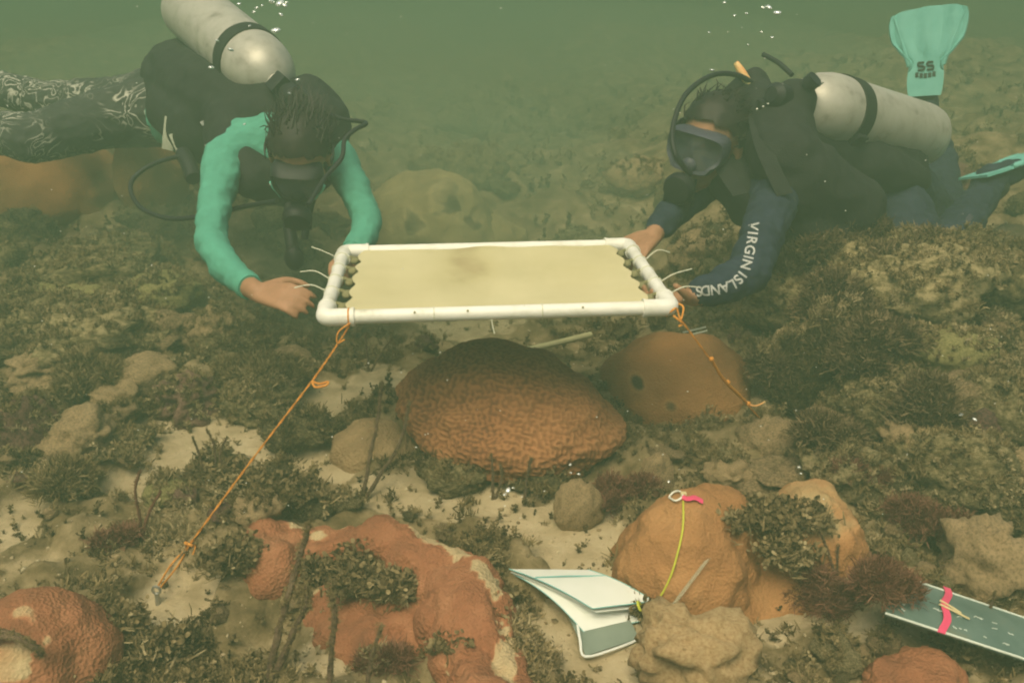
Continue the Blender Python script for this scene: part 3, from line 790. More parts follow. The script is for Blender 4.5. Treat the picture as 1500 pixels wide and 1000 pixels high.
def seabed_pts(n, y0, y1, sandchance=0.10):
    y = y0 + (y1 - y0) * rng.random(n) ** 1.25; x = (rng.random(n) * 2 - 1) * (0.75 * y + 0.45)
    clump = fbm(np.stack([x * 5, y * 5, x * 0], 1), 3, 77)
    p = np.clip(reef_mask(x, y) * (0.36 + 1.1 * clump), 0, 1) + sandchance
    ok = (rng.random(n) < p) & clear_of(x, y); x, y = x[ok], y[ok]; z = terrain(x, y) - .002
    e = .01; nx = -(terrain(x + e, y) - z - .002) / e; ny = -(terrain(x, y + e) - z - .002) / e
    nn = np.stack([nx, ny, np.ones_like(nx)], 1); nn /= np.linalg.norm(nn, axis=1)[:, None]
    return np.stack([x, y, z], 1), nn
def support_pts(dens):
    PP, NN = [], []
    for V, F in SUPPORT[1:]:
        T = F[:, :3]; a, b, c = V[T[:, 0]], V[T[:, 1]], V[T[:, 2]]
        n = np.cross(b - a, c - a); ar = np.linalg.norm(n, axis=1) / 2; n = n / (2 * ar[:, None] + 1e-12)
        w = ar * np.clip(n[:, 2] + .25, 0, 1); d = np.median(V[:, 1])
        cnt = int(min(400, w.sum() * dens * min(1, (2.0 / max(d, 1.0)) ** 2)))
        if cnt < 1: continue
        i = rng.choice(len(T), cnt, p=w / w.sum()); PP.append((a[i] + b[i] + c[i]) / 3); NN.append(n[i])
    return np.concatenate(PP), np.concatenate(NN)
def tone_of(p, s): return np.clip(0.34 * fbm(p * 3.5, 3, s) + 0.16 * fbm(p * 16, 2, s + 5) + rng.normal(size=len(p)) * .10, -.45, .65)
p1, n1 = seabed_pts(21000, 0.85, 2.6); p2, n2 = seabed_pts(3200, 2.4, 6.5); p3, n3 = support_pts(1900)
pos = np.concatenate([p1, p2, p3]); nrm = np.concatenate([n1, n2, n3])
s_ = np.concatenate([rng.uniform(.2, .62, len(p1)) ** .9 + .25 * (rng.random(len(p1)) > .9), rng.uniform(.7, 1.4, len(p2)), rng.uniform(.25, .65, len(p3))])
scatter('algae_tufts', LEAF, pos, nrm, s_, M['tuft'], tone_of(pos, 61), kind='stuff', label='dark leafy brown algae tufts spread over reef and sand')
p1, n1 = seabed_pts(12000, 0.85, 2.8, .03); p2, n2 = seabed_pts(2500, 2.6, 6.5, 0); p3, n3 = support_pts(1700)
pos = np.concatenate([p1, p2, p3]); nrm = np.concatenate([n1, n2, n3])
s_ = np.concatenate([rng.uniform(.5, 1.5, len(p1)), rng.uniform(1.2, 2.4, len(p2)), rng.uniform(.5, 1.2, len(p3))])
scatter('turf_algae', FUZZ, pos, nrm, s_, M['fuzz'], tone_of(pos, 67), kind='stuff', label='short olive brown turf algae carpeting the rocks')

# coral crumbs and shell grit on the sand
ng = 9000; y = .9 + 2.2 * rng.random(ng) ** 1.2; x = (rng.random(ng) * 2 - 1) * (.75 * y + .4); z = terrain(x, y)
V0, F0 = ico(1); A_ = rng.normal(size=(ng, len(V0), 3)) * .18 + V0[None]; sc_ = (.0012 + .0045 * rng.random(ng) ** 4)[:, None, None]
A_ = A_ * sc_ * rng.uniform(.5, 1.4, (ng, 1, 3)) + np.stack([x, y, z], 1)[:, None, :]
me = np_mesh('shell_grit', A_.reshape(-1, 3), (F0[None] + (np.arange(ng) * len(V0))[:, None, None]).reshape(-1, 3)); put_attr(me, 'dead', np.repeat(rng.normal(size=ng) * .2, len(V0)))
M['grit'] = mat('shell_grit', [(.1, (.10, .075, .04)), (.4, (.26, .19, .10)), (.8, (.52, .44, .28))], scale=30, rough=.95, attr='dead')
tag(link_mesh('shell_grit', me, M['grit']), kind='stuff', label='fine shell grit and coral crumbs strewn over the sand')

def clump(name, px, py, rpx, m, label, cat='seaweed', n=60, protos=None, hscale=1.6, zc=None, group=None, squash=.7, dz=0):
    """one bushy plant: a mound of tufts round a point; squash is its height against its radius."""
    g = ground(px, py) if zc is None else P(px, py, zc); z = proj(g)[2]; r = rpx * z / FPX
    q = rng.normal(size=(n, 3)); q /= np.linalg.norm(q, axis=1)[:, None]; q[:, 2] = np.abs(q[:, 2]); rad = rng.random(n) ** .55 * .62; ctr_ = rng.normal(size=(7, 3)) * .42; ctr_[:, 2] = np.abs(ctr_[:, 2]) * .9; ctr_ = ctr_[rng.integers(0, 7, n)]
    pos = np.array(g) + (q * rad[:, None] + ctr_) * np.array([r, r * .62, r * squash]) + np.array([0, 0, dz])
    o = scatter(name, protos or FUZZ, pos, q, rng.uniform(.7, 1.3, n) * hscale, M[m], rng.normal(size=n) * .12)
    me = o.data; V = mesh_np(me); set_np(me, V - np.array(g)); o.location = g
    return tag(o, label, cat, group)
REDF = [fuzz_proto(s, 46, .013, .00055) for s in range(40, 44)]
for px, py, r, n, lab in ((1262, 735, 48, 90, 'red-brown bushy seaweed right behind the orange two-lobed coral'),
                          
                          (1215, 890, 45, 70, 'dull reddish seaweed at the right foot of the orange two-lobed coral'),
                          (905, 735, 34, 60, 'reddish wispy seaweed between the brain coral and the orange coral'),
                          (185, 800, 24, 34, 'reddish wispy seaweed left of the stake on the sand'),
                          (575, 975, 26, 30, 'red-brown seaweed in the hollow of the crescent coral'),
                          (1330, 780, 45, 70, 'reddish seaweed between the pale boulder and the teal slate')):
    clump('red_seaweed', px, py, r, 'redalga', lab, n=int(n * 2.6), protos=REDF, hscale=1.0, squash=.95)
for px, py, r, n, lab, zc in ((1130, 770, 48, 130, 'dark leafy algae clump growing between the lobes of the orange coral', 1.52),
                              (1150, 815, 30, 60, 'small dark algae clump low between the lobes of the orange coral', 1.49),
                              (460, 850, 40, 110, 'dark leafy algae clump against the inner left of the crescent coral', 1.545),
                              (535, 832, 40, 110, 'dark leafy algae clump over the middle of the crescent coral', 1.54),
                              (600, 845, 34, 90, 'dark leafy algae clump under the worn rim of the crescent coral', 1.50),
                              (560, 870, 44, 100, 'broad dark algae mat filling the bend of the crescent coral', 1.45),
                              (690, 900, 32, 80, 'dark algae clump right of the small orange lobe', 1.40),
                              (690, 960, 34, 80, 'dark algae clump in front of the small orange lobe', 1.33),
                              (172, 925, 34, 90, 'leafy algae clump beside the orange lump in the corner', None),
                              (245, 955, 34, 70, 'leafy algae clump on the sand right of the corner lump', None),
                              (372, 708, 56, 130, 'broad brown algae bush behind the knot of the left line', None),
                              (420, 735, 50, 120, 'brown algae bush behind the left end of the crescent coral', None),
                              (345, 830, 42, 90, 'brown algae bush right of the knotted lower line', None),
                              (955, 905, 24, 60, 'small leafy plant holding the corner of the white papers', None),
                              (1050, 960, 26, 60, 'dark leafy algae on the front of the tan lumpy rock', 1.34),
                              (1400, 950, 45, 100, 'algae bush in front of the teal slate', None)):
    clump('algae_bush', px, py, r, 'tuft', lab, n=n, protos=LEAF[:3] + [fuzz_proto(90, 40, .03, .0016), fuzz_proto(91, 40, .022, .0012)] + LEAF[3:], hscale=.8, zc=zc, squash=.36)

clump('red_seaweed', 1285, 868, 44, 'redalga', 'red-brown bushy seaweed overlapping the left end of the teal slate', n=230, protos=REDF, hscale=1.0, zc=1.375, squash=1.0)
for px, py, r, n, lab, zc in ((1135, 555, 30, 400, 'soft brown feathery seaweed just right of the two-spotted coral', 2.02), (1215, 470, 62, 1000, 'broad soft brown seaweed mound below the lettered sleeve', 2.08),
                              (1300, 420, 60, 900, "soft brown seaweed crest under the right diver's hip", 2.14), (1265, 530, 55, 800, 'soft dark seaweed between the sea fan and the yellow sponge', 1.98),
                              (1180, 400, 50, 900, 'tall dark feathery seaweed close behind the lettered sleeve', 2.22), (1255, 372, 40, 700, "tall dark feathery seaweed reaching up to the right diver's vest", 2.2), (1325, 385, 40, 600, "dark feathery seaweed hiding the right diver's knee", 2.18),
                              (1440, 470, 60, 800, "soft olive seaweed right of the branching sea rod", 2.2), (1345, 610, 46, 600, 'soft brown seaweed below the curved yellow sponge', 1.84),
                              (1215, 665, 44, 600, 'soft brown seaweed behind the right lobe of the orange coral', 1.78), (120, 560, 50, 600, 'soft brown seaweed on the left reef above the pale rounded rock', 2.15),
                              (380, 560, 50, 500, 'soft brown seaweed on the reef left of the knot loop', 2.2), (90, 710, 40, 400, 'soft brown seaweed below the pale rounded rock', 1.75)):
    clump('brown_seaweed', px, py, r, 'darkfuzz' if px > 1100 else 'fuzz', lab, n=n, protos=FUZZ[:3] + REDF, hscale=1.3, zc=zc, squash=1.0 if px > 1100 else .7)

# ------------------------------------------------------------------ sea rods and sea fans
def rod(paths, r, label, m='rod', cat='sea rod'):
    base = Vector(paths[0][0]); mb = MB(); pos_ = []; r = r * .8
    for p in paths:
        q = smooth_path(p, 7); q = [v + Vector(rng.normal(size=3) * r * .10) for v in q]; pos_ += [v + Vector(rng.normal(size=3) * r * .5) for v in q for _ in range(5)]
        mb.tube(q, [r * random.uniform(.8, 1.2) * (1 - .35 * i / len(q)) for i in range(len(q))], 8)
    o = mb.build('sea_rod', M[m], origin=base, label=label, cat=cat)
    pp = np.array([v[:] for v in pos_]); f = scatter('polyps', FUZZ, pp - np.array(base), rng.normal(size=(len(pp), 3)), np.full(len(pp), r / .0062) * rng.uniform(.18, .4, len(pp)), M['redalga' if m == 'redalga' else 'fuzz'], np.full(len(pp), .02))
    f.parent = o; f['kind'] = 'stuff'; return o
def rp(px, py, dz_up): # pixel path: base on the ground, higher points lean in the plane facing the view
    g = ground(px, py); z = proj(g)[2]; return [g - Vector((0, 0, .01))] + [P(a, b, z - .01 * k) for k, (a, b) in enumerate(dz_up)]
rod([rp(312, 725, [(300, 690), (290, 660), (282, 640)]), rp(312, 725, [(316, 685), (313, 650), (302, 628)]), rp(312, 725, [(326, 690), (322, 665), (332, 640)])], .0035, 'small three-stemmed sea rod on the sand patch left of the orange line')
rod([rp(528, 735, [(540, 680), (552, 620), (560, 560)]), rp(528, 735, [(560, 690), (585, 650), (600, 590)])], .0055, 'sea rod with two stems in front of the small tan coral')
rod([rp(722, 735, [(722, 700), (720, 665)]), rp(722, 735, [(735, 700), (732, 680)])], .004, 'thin sea rod below the middle of the brain coral')
rod([rp(768, 740, [(772, 700), (778, 670)])], .004, 'short single sea rod right of the middle of the brain coral')
rod([rp(390, 1010, [(402, 950), (420, 880), (440, 810), (452, 770)]), rp(390, 1010, [(415, 960), (435, 915), (450, 880), (448, 860)])], .007, 'tall brown sea rod crossing in front of the crescent coral')
rod([rp(480, 1010, [(486, 950), (490, 900), (484, 870)])], .006, 'short brown sea rod inside the crescent coral')
rod([rp(535, 1015, [(545, 960), (560, 915)])], .005, 'thin brown sea rod right of the short one inside the crescent coral')
rod([rp(1225, 880, [(1222, 840), (1210, 800), (1196, 770)]), rp(1225, 880, [(1226, 840), (1228, 800)]), rp(1225, 880, [(1212, 850), (1200, 820)])], .0035, 'thin dark branching sea rod on the right of the orange coral')
rod([rp(1385, 500, [(1400, 450), (1425, 405), (1450, 370)]), rp(1385, 500, [(1415, 440), (1440, 420)]), rp(1385, 500, [(1395, 440), (1398, 400), (1410, 380)])], .006, "branching sea rod below the right diver's foot")
rod([rp(1435, 950, [(1442, 915), (1452, 885), (1458, 865)])], .003, 'thin dark twig of sea rod crossing the teal slate')
rod([rp(205, 800, [(215, 760), (235, 720)]), rp(205, 800, [(205, 760), (198, 720), (205, 690)])], .004, 'reddish sea rod left of the knotted line', 'redalga')
rod([rp(540, 545, [(538, 520), (535, 490)]), rp(540, 545, [(560, 515), (575, 495)])], .004, 'thin sea rod under the left half of the frame')
rod([rp(1015, 505, [(1012, 480), (1000, 470)])], .003, 'small sea rod behind the brown boulder coral')
o = rod([[P(-20, 935, 1.22), P(15, 932, 1.215), P(45, 945, 1.21), P(62, 958, 1.22)], [P(-20, 925, 1.225), P(20, 928, 1.22), P(58, 950, 1.222)]], .0055, 'brown sea rod lying across the corner orange lump')

def fan(px, py, wpx, hpx, label, seed, yaw=0.0, pale=.6):
    g = ground(px, py); zc = proj(g)[2]; w, h = wpx * zc / FPX / 2, hpx * zc / FPX
    nu, nv = 70, 46; gr = np.random.default_rng(seed); V = []
    ex = Vector((math.cos(yaw), math.sin(yaw), 0)); ey = Vector((-math.sin(yaw), math.cos(yaw), 0))
    U, W = np.meshgrid(np.linspace(-1, 1, nu), np.linspace(0, 1, nv))
    U, W = U.ravel(), W.ravel()
    top = 0.80 + .30 * fbm(np.stack([U * 2.2, U * 0, U * 0 + seed], 1), 3, seed) + .12 * vnoise(np.stack([U * 14, U * 0, U * 0], 1), seed + 4)
    top *= (1 - 0.55 * np.abs(U) ** 3)
    x = U * w * (0.42 + .58 * W ** .6); z = W * top * h
    thick = (.028 * (1 - .75 * W) + .004) * (.7 + .6 * np.abs(fbm(np.stack([U * 9, W * 7, U * 0], 1), 3, seed + 7)))
    y0 = .03 * fbm(np.stack([U * 2, W * 2, U * 0], 1), 2, seed + 2)
    def pts(sg):
        return np.array(g)[None] * 0 + np.outer(x, ex) + np.outer(y0 + sg * thick, ey) + np.outer(z - .015, (0, 0, 1))
    A, B = pts(-1), pts(1); N = nu * nv; idx = np.arange(N).reshape(nv, nu)
    q = np.stack([idx[:-1, :-1].ravel(), idx[:-1, 1:].ravel(), idx[1:, 1:].ravel(), idx[1:, :-1].ravel()], 1)
    F = [q, q[:, ::-1] + N]
    ed = np.concatenate([idx[0, :], idx[1:, -1], idx[-1, -2::-1], idx[-2:0:-1, 0]]); en = np.roll(ed, -1)
    F.append(np.stack([ed, ed + N, en + N, en], 1))
    VV = np.concatenate([A, B]); VV += .006 * np.stack([fbm(VV * 45, 3, seed + k) for k in (20, 21, 22)], 1)
    me = np_mesh('sea_fan', VV, np.concatenate(F))
    put_attr(me, 'dead', np.tile(pale * sstep(.88, 1.0, W + .03 * vnoise(np.stack([U * 20, W * 9, U * 0], 1), 3)), 2))
    o = link_mesh('sea_fan', me, M['fan']); o.location = g; tag(o, label, 'sea fan')
    # fringe of short polyps along the upper rim, a part of the fan
    k = rng.choice(np.nonzero((W > .12))[0], 1500)
    pos = A[k]; f = scatter('fringe', FUZZ, pos, np.tile([0, -.4, .8], (len(k), 1)), rng.uniform(.4, 1.1, len(k)), M['fuzz'], tone_of(pos, 5) - .22 + .5 * (W[k] > .93))
    f.parent = o; f['kind'] = 'stuff'
fan(1195, 575, 190, 135, 'brown ragged sea fan with a pale lacy rim on the right slope', 201, .1)
fan(1262, 470, 150, 125, "tall ragged sea fan with reddish rim below the right diver's hip", 207, -.5, .3)
fan(1115, 470, 70, 60, "small brown sea fan below the right diver's lettered sleeve", 213, .3, .15)
fan(1420, 470, 110, 90, 'dim olive sea fan beside the branching sea rod', 219, .5, .25)

# ------------------------------------------------------------------ white pipe frame with shade cloth
FA = Vector((-0.343, 1.508, CAM_H - .593)); fx = Vector((.9966, .0825, 0)).normalized(); fy = Vector((-fx.y, fx.x, 0)); FW, FD, PR = 0.645, 0.405, 0.01335
def fp(a, b, dz=0): return FA + fx * a + fy * b + Vector((0, 0, dz))
frame = empty('shade_frame', fp(FW / 2, FD / 2), 'white plastic pipe frame stretched with tan cloth, held by two divers', 'frame')
for a, b in ((fp(.03, 0), fp(FW - .03, 0)), (fp(.03, FD), fp(FW - .03, FD)), (fp(0, .03), fp(0, FD - .03)), (fp(FW, .03), fp(FW, FD - .03))):
    MB().tube([a.lerp(b, i / 8) for i in range(9)], PR, 20).build('pipe', M['pvc'], frame)
for cx, cy, sx, sy in ((0, 0, 1, 1), (FW, 0, -1, 1), (0, FD, 1, -1), (FW, FD, -1, -1)):
    m_ = MB(); rr = .0165; c0 = .014; pth = [fp(cx + sx * .052, cy), fp(cx + sx * c0, cy)]
    for k in range(1, 8):
        th = math.pi / 2 * k / 8; pth.append(fp(cx + sx * c0 * (1 - math.sin(th)), cy + sy * c0 * (1 - math.cos(th))))
    pth += [fp(cx, cy + sy * c0), fp(cx, cy + sy * .052)]
    m_.tube(pth, rr, 22)
    for q, dvec in ((fp(cx + sx * .050, cy), fx * sx), (fp(cx, cy + sy * .050), fy * sy)): m_.tube([q, q + dvec * .005], rr + .0012, 22)
    m_.build('elbow_fitting', M['pvc'], frame)
# cloth panel with scalloped ends
ci0, ci1, cj0, cj1 = .040, FW - .040, .013, FD - .016
nu, nv = 90, 40; grid = []
for i in range(nv):
    v = i / (nv - 1); sc = .013 * abs(math.sin(v * math.pi * 5)) ** .7; row = []
    for j in range(nu):
        u = j / (nu - 1); a = (ci0 - sc + .008) * (1 - u) + (ci1 + sc - .008) * u
        row.append(fp(a, cj0 + (cj1 - cj0) * v, .004 - .012 * math.sin(u * math.pi) * math.sin(v * math.pi) + .0025 * math.sin(u * 21 + 4 * v) * (1 - abs(2 * u - 1)) + .0016 * math.sin(u * 9 - 11 * v + 1.3) + .0012 * math.sin(v * 31.4) * (abs(2 * u - 1) ** 4)))
    grid.append(row)
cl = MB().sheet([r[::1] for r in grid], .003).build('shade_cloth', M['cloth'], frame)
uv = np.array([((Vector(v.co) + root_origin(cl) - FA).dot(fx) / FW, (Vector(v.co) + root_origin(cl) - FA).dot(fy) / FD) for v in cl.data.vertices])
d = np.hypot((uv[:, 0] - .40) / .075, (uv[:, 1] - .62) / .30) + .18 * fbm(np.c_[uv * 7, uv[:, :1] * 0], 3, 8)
put_attr(cl.data, 'dark_area', -.30 * (1 - sstep(.0, 2.2, d)) - .10 * sstep(.6, .95, uv[:, 1]) * (np.abs(uv[:, 0] - .5) < .4) * (.5 + fbm(np.c_[uv * 5, uv[:, :1] * 0], 2, 9)))
# darker brown left of the middle and towards the far edge
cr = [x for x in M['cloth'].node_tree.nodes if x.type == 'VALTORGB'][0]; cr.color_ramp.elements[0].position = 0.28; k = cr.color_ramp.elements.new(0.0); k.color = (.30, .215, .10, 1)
for side in (0, 1):
    for k in range(5):
        b = cj0 + (cj1 - cj0) * (k + .5) / 5.2 + .012; a = .030 if side == 0 else FW - .030
        m_ = MB(); m_.ell((0, 0, 0), (.011, .0155, .008), Matrix.Translation(fp(a, b, -.004)) @ Matrix.Rotation(random.uniform(-.4, .4), 4, 'Z'), 3)
        m_.tube([fp(a, b, 0), fp(a + (.016 if side else -.016), b + .004, .004)], .004, 8); g_ = m_.build('cloth_gather', M['gather'], frame)  # gathers coloured dark to carry the shade of the scalloped edge
        px_ = 0 if side == 0 else FW   # nylon tie round the pipe
        ring = [fp(px_ + (PR + .001) * math.cos(t), b, (PR + .001) * math.sin(t)) for t in np.linspace(0, 6.283, 15)]
        m_ = MB().tube(ring, .0014, 6); sg = -1 if side == 0 else 1
        m_.tube(smooth_path([fp(px_ + sg * PR, b, .004), fp(px_ - sg * .016, b, .006)], 2), .0013, 6)
        if k in ((0, 1, 3) if side else (1, 2, 4)):
            m_.tube(smooth_path([fp(px_ + sg * PR, b, .006), fp(px_ + sg * .04, b + random.uniform(-.004, .01), .014 + .01 * random.random()), fp(px_ + sg * random.uniform(.055, .085), b + random.uniform(-.005, .02), .012 + .016 * random.random())], 4), .0013, 6)
        m_.build('cable_tie', M['tie'], frame)
for a in (.20, .40): MB().tube([fp(a + (PR + .001) * 0, (PR + .0008) * math.cos(t), (PR + .0008) * math.sin(t)) for t in np.linspace(0, 6.283, 17)], .0011, 6).build('cable_tie', M['tie'], frame)
MB().tube(smooth_path([fp(.305, -.012, -.008), fp(.307, -.016, -.02), fp(.310, -.02, -.034)], 3), .0013, 6).build('tie_tail', M['tie'], frame)
for a in (.165, .262, .475): MB().tube([fp(a + PR * 0, -(PR + .0002) * .75, (PR + .0002) * .66), fp(a, -(PR + .001) * .75, (PR + .001) * .66)], .0024, 10).build('screw_hole', M['gather'], frame)

# ------------------------------------------------------------------ orange guy lines, stake
def twist_rope(path, r, turns):
    """two strands laid round each other along a path."""
    path = smooth_path(path, 14); m_ = MB(); L = len(path)
    for ph in (0, math.pi):
        pts_ = []
        for i, p in enumerate(path):
            t = (path[min(i + 1, L - 1)] - path[max(i - 1, 0)]).normalized(); a = t.orthogonal().normalized(); b = t.cross(a); th = ph + turns * 6.283 * i / L
            pts_.append(p + (a * math.cos(th) + b * math.sin(th)) * r * .55)
        m_.tube(pts_, r * .72, 6)
    return m_
G0 = ground(229, 892); stake_top = P(229, 864, proj(G0)[2])
left_line = empty('guy_line', fp(.045, 0), 'orange cord from near left frame corner to the metal stake in the sand', 'rope')
kn = P(278, 797, 1.575); top = fp(.045, -.014, -.012); mid = P(457, 558, 1.615)
twist_rope([top, P(497, 500, 1.615), mid, P(370, 672, 1.60), kn], .0017, 70).build('main_strand', M['rope'], left_line)
MB().tube([fp(.045, (PR + .0022) * math.cos(t), (PR + .0022) * math.sin(t)) for t in np.linspace(0, 6.283, 17)], .002, 7).build('pipe_loop', M['rope'], left_line)
MB().tube(smooth_path([fp(.048, -.016, -.006), P(496, 486, 1.605), P(494, 502, 1.61), P(505, 497, 1.61)], 4), .0016, 7).build('knot', M['rope'], left_line)
MB().tube(smooth_path([mid, P(468, 562, 1.612), P(480, 559, 1.61), P(478, 564, 1.608), P(462, 567, 1.61), mid], 5), .0022, 7).build('knot_loop', M['rope'], left_line)
for dx in (-6, 6): MB().tube(smooth_path([kn, P(255 + dx * .9, 828, 1.567), P(232 + dx * .35, 861, proj(stake_top)[2])], 6), .0016, 7).build('doubled_strand', M['rope'], left_line)
m_ = MB(); m_.tube(smooth_path([kn + Vector((-.008, 0, .004)), kn + Vector((.006, -.006, .002)), kn + Vector((.008, .004, -.006)), kn + Vector((-.006, .003, -.008)), kn + Vector((-.004, -.005, .006))], 4), .0026, 7)
m_.tube(smooth_path([kn, P(286, 800, 1.57), P(282, 812, 1.565)], 4), .0014, 6); m_.build('knot', M['rope'], left_line)
stake = empty('stake', G0, 'short metal stake with an eye standing in the sand at the left cord', 'stake')
MB().tube([G0 - Vector((0, 0, .06)), stake_top - Vector((0, 0, .006))], .0042, 12).build('shaft', M['steel'], stake)
MB().tube([stake_top + Vector((.0065 * math.cos(t), 0, .0075 * math.sin(t))) for t in np.linspace(0, 6.283, 17)], .0024, 8).build('eye', M['steel'], stake)
right_line = empty('guy_line', fp(FW, 0), 'orange cord from near right frame corner down to the tan pointed rock', 'rope')
c0 = fp(FW + .004, -.004, -.012); e1 = ground(1124, 630) + Vector((0, 0, .03)); e1 = P(1122, 622, 1.98)
twist_rope([P(997, 468, 1.66), P(1030, 512, 1.70), P(1062, 556, 1.78), P(1100, 598, 1.90), e1], .0017, 50).build('main_strand', M['rope'], right_line)
MB().tube(smooth_path([fp(FW + .012, .01, .004), P(1001, 450, 1.665), P(997, 468, 1.66), P(991, 452, 1.66), fp(FW - .004, -.015, -.002), fp(FW - .01, -.005, -.016)], 5), .0019, 7).build('pipe_loop', M['rope'], right_line)
MB().tube(smooth_path([P(986, 462, 1.657), P(996, 470, 1.655), P(1000, 474, 1.66), P(994, 478, 1.66)], 4), .0022, 7).build('knot', M['rope'], right_line)
m_ = MB(); m_.tube(smooth_path([P(1043, 528, 1.725), P(1060, 556, 1.77), P(1078, 574, 1.82), P(1096, 592, 1.87)], 5), [.003, .0034, .004, .003], 8); m_.build('wrapped_strand', M['rope'], right_line)
MB().tube(smooth_path([P(1096, 592, 1.868), P(1108, 594, 1.86), P(1121, 588, 1.86)], 5), .0016, 7).build('loose_end', M['yellow'], right_line)
for px, py in ((1042, 526), (1066, 560), (1096, 591)): MB().ell(P(px, py, 1.72 + (px - 1042) * .0027), .0055, n=2).build('knot', M['rope'], right_line)

# ------------------------------------------------------------------ white papers on the sand, teal slate, cords, small kit
book = empty('paper_pad', GZ(860, 900), 'stack of white waterproof sheets fanned open on the sand beside the orange coral', 'paper pad')
def sheet_px(name, quad, zs, m, bend=0.0, th=.0012, parent=book, edge=None, curl=0.0):
    """a thin sheet between four corners (far left, far right, near right, near left)."""
    A_, B_, C_, D_ = [P(x, y, z) for (x, y), z in zip(quad, zs)]; n = 10; g = []
    nv_ = (B_ - A_).cross(D_ - A_).normalized(); nv_ = nv_ if nv_.z > 0 else -nv_
    for i in range(n + 1):
        v = i / n; row = []
        for j in range(n + 1):
            u = j / n; p = A_.lerp(B_, u).lerp(D_.lerp(C_, u), v); row.append(p + nv_ * (bend * math.sin(v * math.pi) + curl * v * v * v))
        g.append(row)
    a = g[1][0] - g[0][0]; b = g[0][1] - g[0][0]
    if a.cross(b).z < 0: g = [r[::-1] for r in g]
    o = MB().sheet(g, th).build(name, m, parent)
    if edge:
        bd = [r[0] for r in g] + g[-1][1:] + [r[-1] for r in g[::-1]][1:]
        MB().tube(bd, edge, 6).build('edge', M['paper_edge'], o)
    return o
sheet_px('sheet', [(746, 833), (862, 834), (957, 880), (868, 891)], [1.50, 1.53, 1.46, 1.415], M['paper'], .006, edge=.0009)
sheet_px('sheet', [(748, 837), (864, 838), (953, 888), (874, 896)], [1.503, 1.533, 1.465, 1.42], M['paper'], .004)
sheet_px('sheet', [(752, 840), (862, 842), (945, 908), (856, 926)], [1.506, 1.535, 1.46, 1.41], M['paper'], .012, edge=.0008)
sheet_px('sheet', [(800, 858), (880, 860), (936, 934), (858, 960)], [1.55, 1.565, 1.42, 1.365], M['paper_dark'], .014)
MB().tube([P(784, 848.5, 1.475) + Vector((0, 0, .0045)), P(830, 847.5, 1.488) + Vector((0, 0, .0060)), P(886, 846, 1.512) + Vector((0, 0, .0045))], .0012, 6).build('rubber_band', M['paper_edge'], book)
MB().tube(smooth_path([P(846, 915, 1.40), P(850, 938, 1.38), P(857, 961, 1.364), P(900, 950, 1.388), P(936, 936, 1.418)], 4), .0022, 6).build('sheet_rim', M['paper'], book)

sl = empty('dive_slate', GZ(1420, 910), 'teal writing slate with pale edges and a pink tape band in the bottom right', 'slate')
sq = [(1312, 841), (1560, 925), (1560, 985), (1296, 898)]; sz = [1.44, 1.40, 1.30, 1.345]
sheet_px('board', sq, sz, M['slate'], .004, .004, sl)
A_, B_, C_, D_ = [P(x, y, z) for (x, y), z in zip(sq, sz)]
def sp(u, v, h=.0): return A_.lerp(B_, u).lerp(D_.lerp(C_, u), v) + ((B_ - A_).cross(A_ - D_).normalized()) * (h + .004 * math.sin(v * math.pi))
MB().tube([sp(i / 10, 0, .001) for i in range(11)], .0016, 7).build('rim', M['slate_edge'], sl)
MB().tube([sp(i / 10, 1, .001) for i in range(11)], .0020, 7).build('rim', M['slate_edge'], sl)
MB().tube([sp(0, i / 8, .001) for i in range(9)], .0012, 7).build('rim', M['slate'], sl)
g_ = [[sp(.30 + .012 * math.sin(i * .9) + .030 * (i / 12) + w, -.06 + 1.12 * i / 12, .0035) for w in (-.022, 0, .022)] for i in range(13)]
MB().sheet([r[::-1] for r in g_], .0012).build('pink_band', M['pink'], sl)
for (a, b), (c_, d_) in (((.27, .40), (.40, .53)), ((.27, .50), (.45, .60))): MB().tube([sp(a, b, .006), sp((a + c_) / 2, (b + d_) / 2, .006), sp(c_, d_, .005)], .0017, 7).build('pencil', M['pencil'], sl)
gr = np.random.default_rng(5)
for i in range(26):    # pale pencil strokes, not legible in the photograph
    u, v = gr.uniform(.04, .95), gr.choice([.2, .32, .44, .58, .7, .82]); w = gr.uniform(.012, .035)
    MB().tube([sp(u + w * k / 3, v + gr.normal() * .012, .0008) for k in range(4)], .0007, 4).build('pencil_stroke', M['slate_edge'], sl)
MB().box((0, 0, 0), (.006, .004, .009), Matrix.Translation(sp(-.005, .45, .004))).build('clip', M['speck'], sl)

def surf_on(bv, px, py, off):
    o_ = Vector((0, 0, CAM_H)); d_ = ray(px, py).normalized(); h_ = bv.ray_cast(o_, d_); return None if h_[0] is None else h_[0] - d_ * off
cord = empty('marker_cord', P(1000, 722, 1.60), 'yellow-green cord hanging over the orange coral to the white papers', 'cord')
pth = [(1000, 722, 1.575), (1001, 745, 1.54), (1000, 775, 1.50), (993, 808, 1.468), (983, 842, 1.45), (968, 872, 1.448), (955, 884, 1.45), (940, 887, 1.455)]
MB().tube(smooth_path([(lambda h_: h_ if h_ is not None and i < 6 else P(*a))(surf_on(bvO, a[0], a[1], .006)) for i, a in enumerate(pth)], 6), .0017, 7).build('strand', M['cord_y'], cord)
MB().tube(smooth_path([P(940, 887, 1.452), P(934, 881, 1.44), P(938, 893, 1.435), P(948, 892, 1.44), P(943, 899, 1.438)], 5), .0022, 7).build('knot', M['cord_y'], cord)
def oc(px, py, off=.006):
    h_ = surf_on(bvO, px, py, off)
    return h_ if h_ is not None else P(px, py, proj(bvO.find_nearest(P(px, py, 1.55))[0])[2] - off)
clip = empty('snap_clip', oc(992, 728), 'small pale snap clip on top of the orange coral', 'clip')
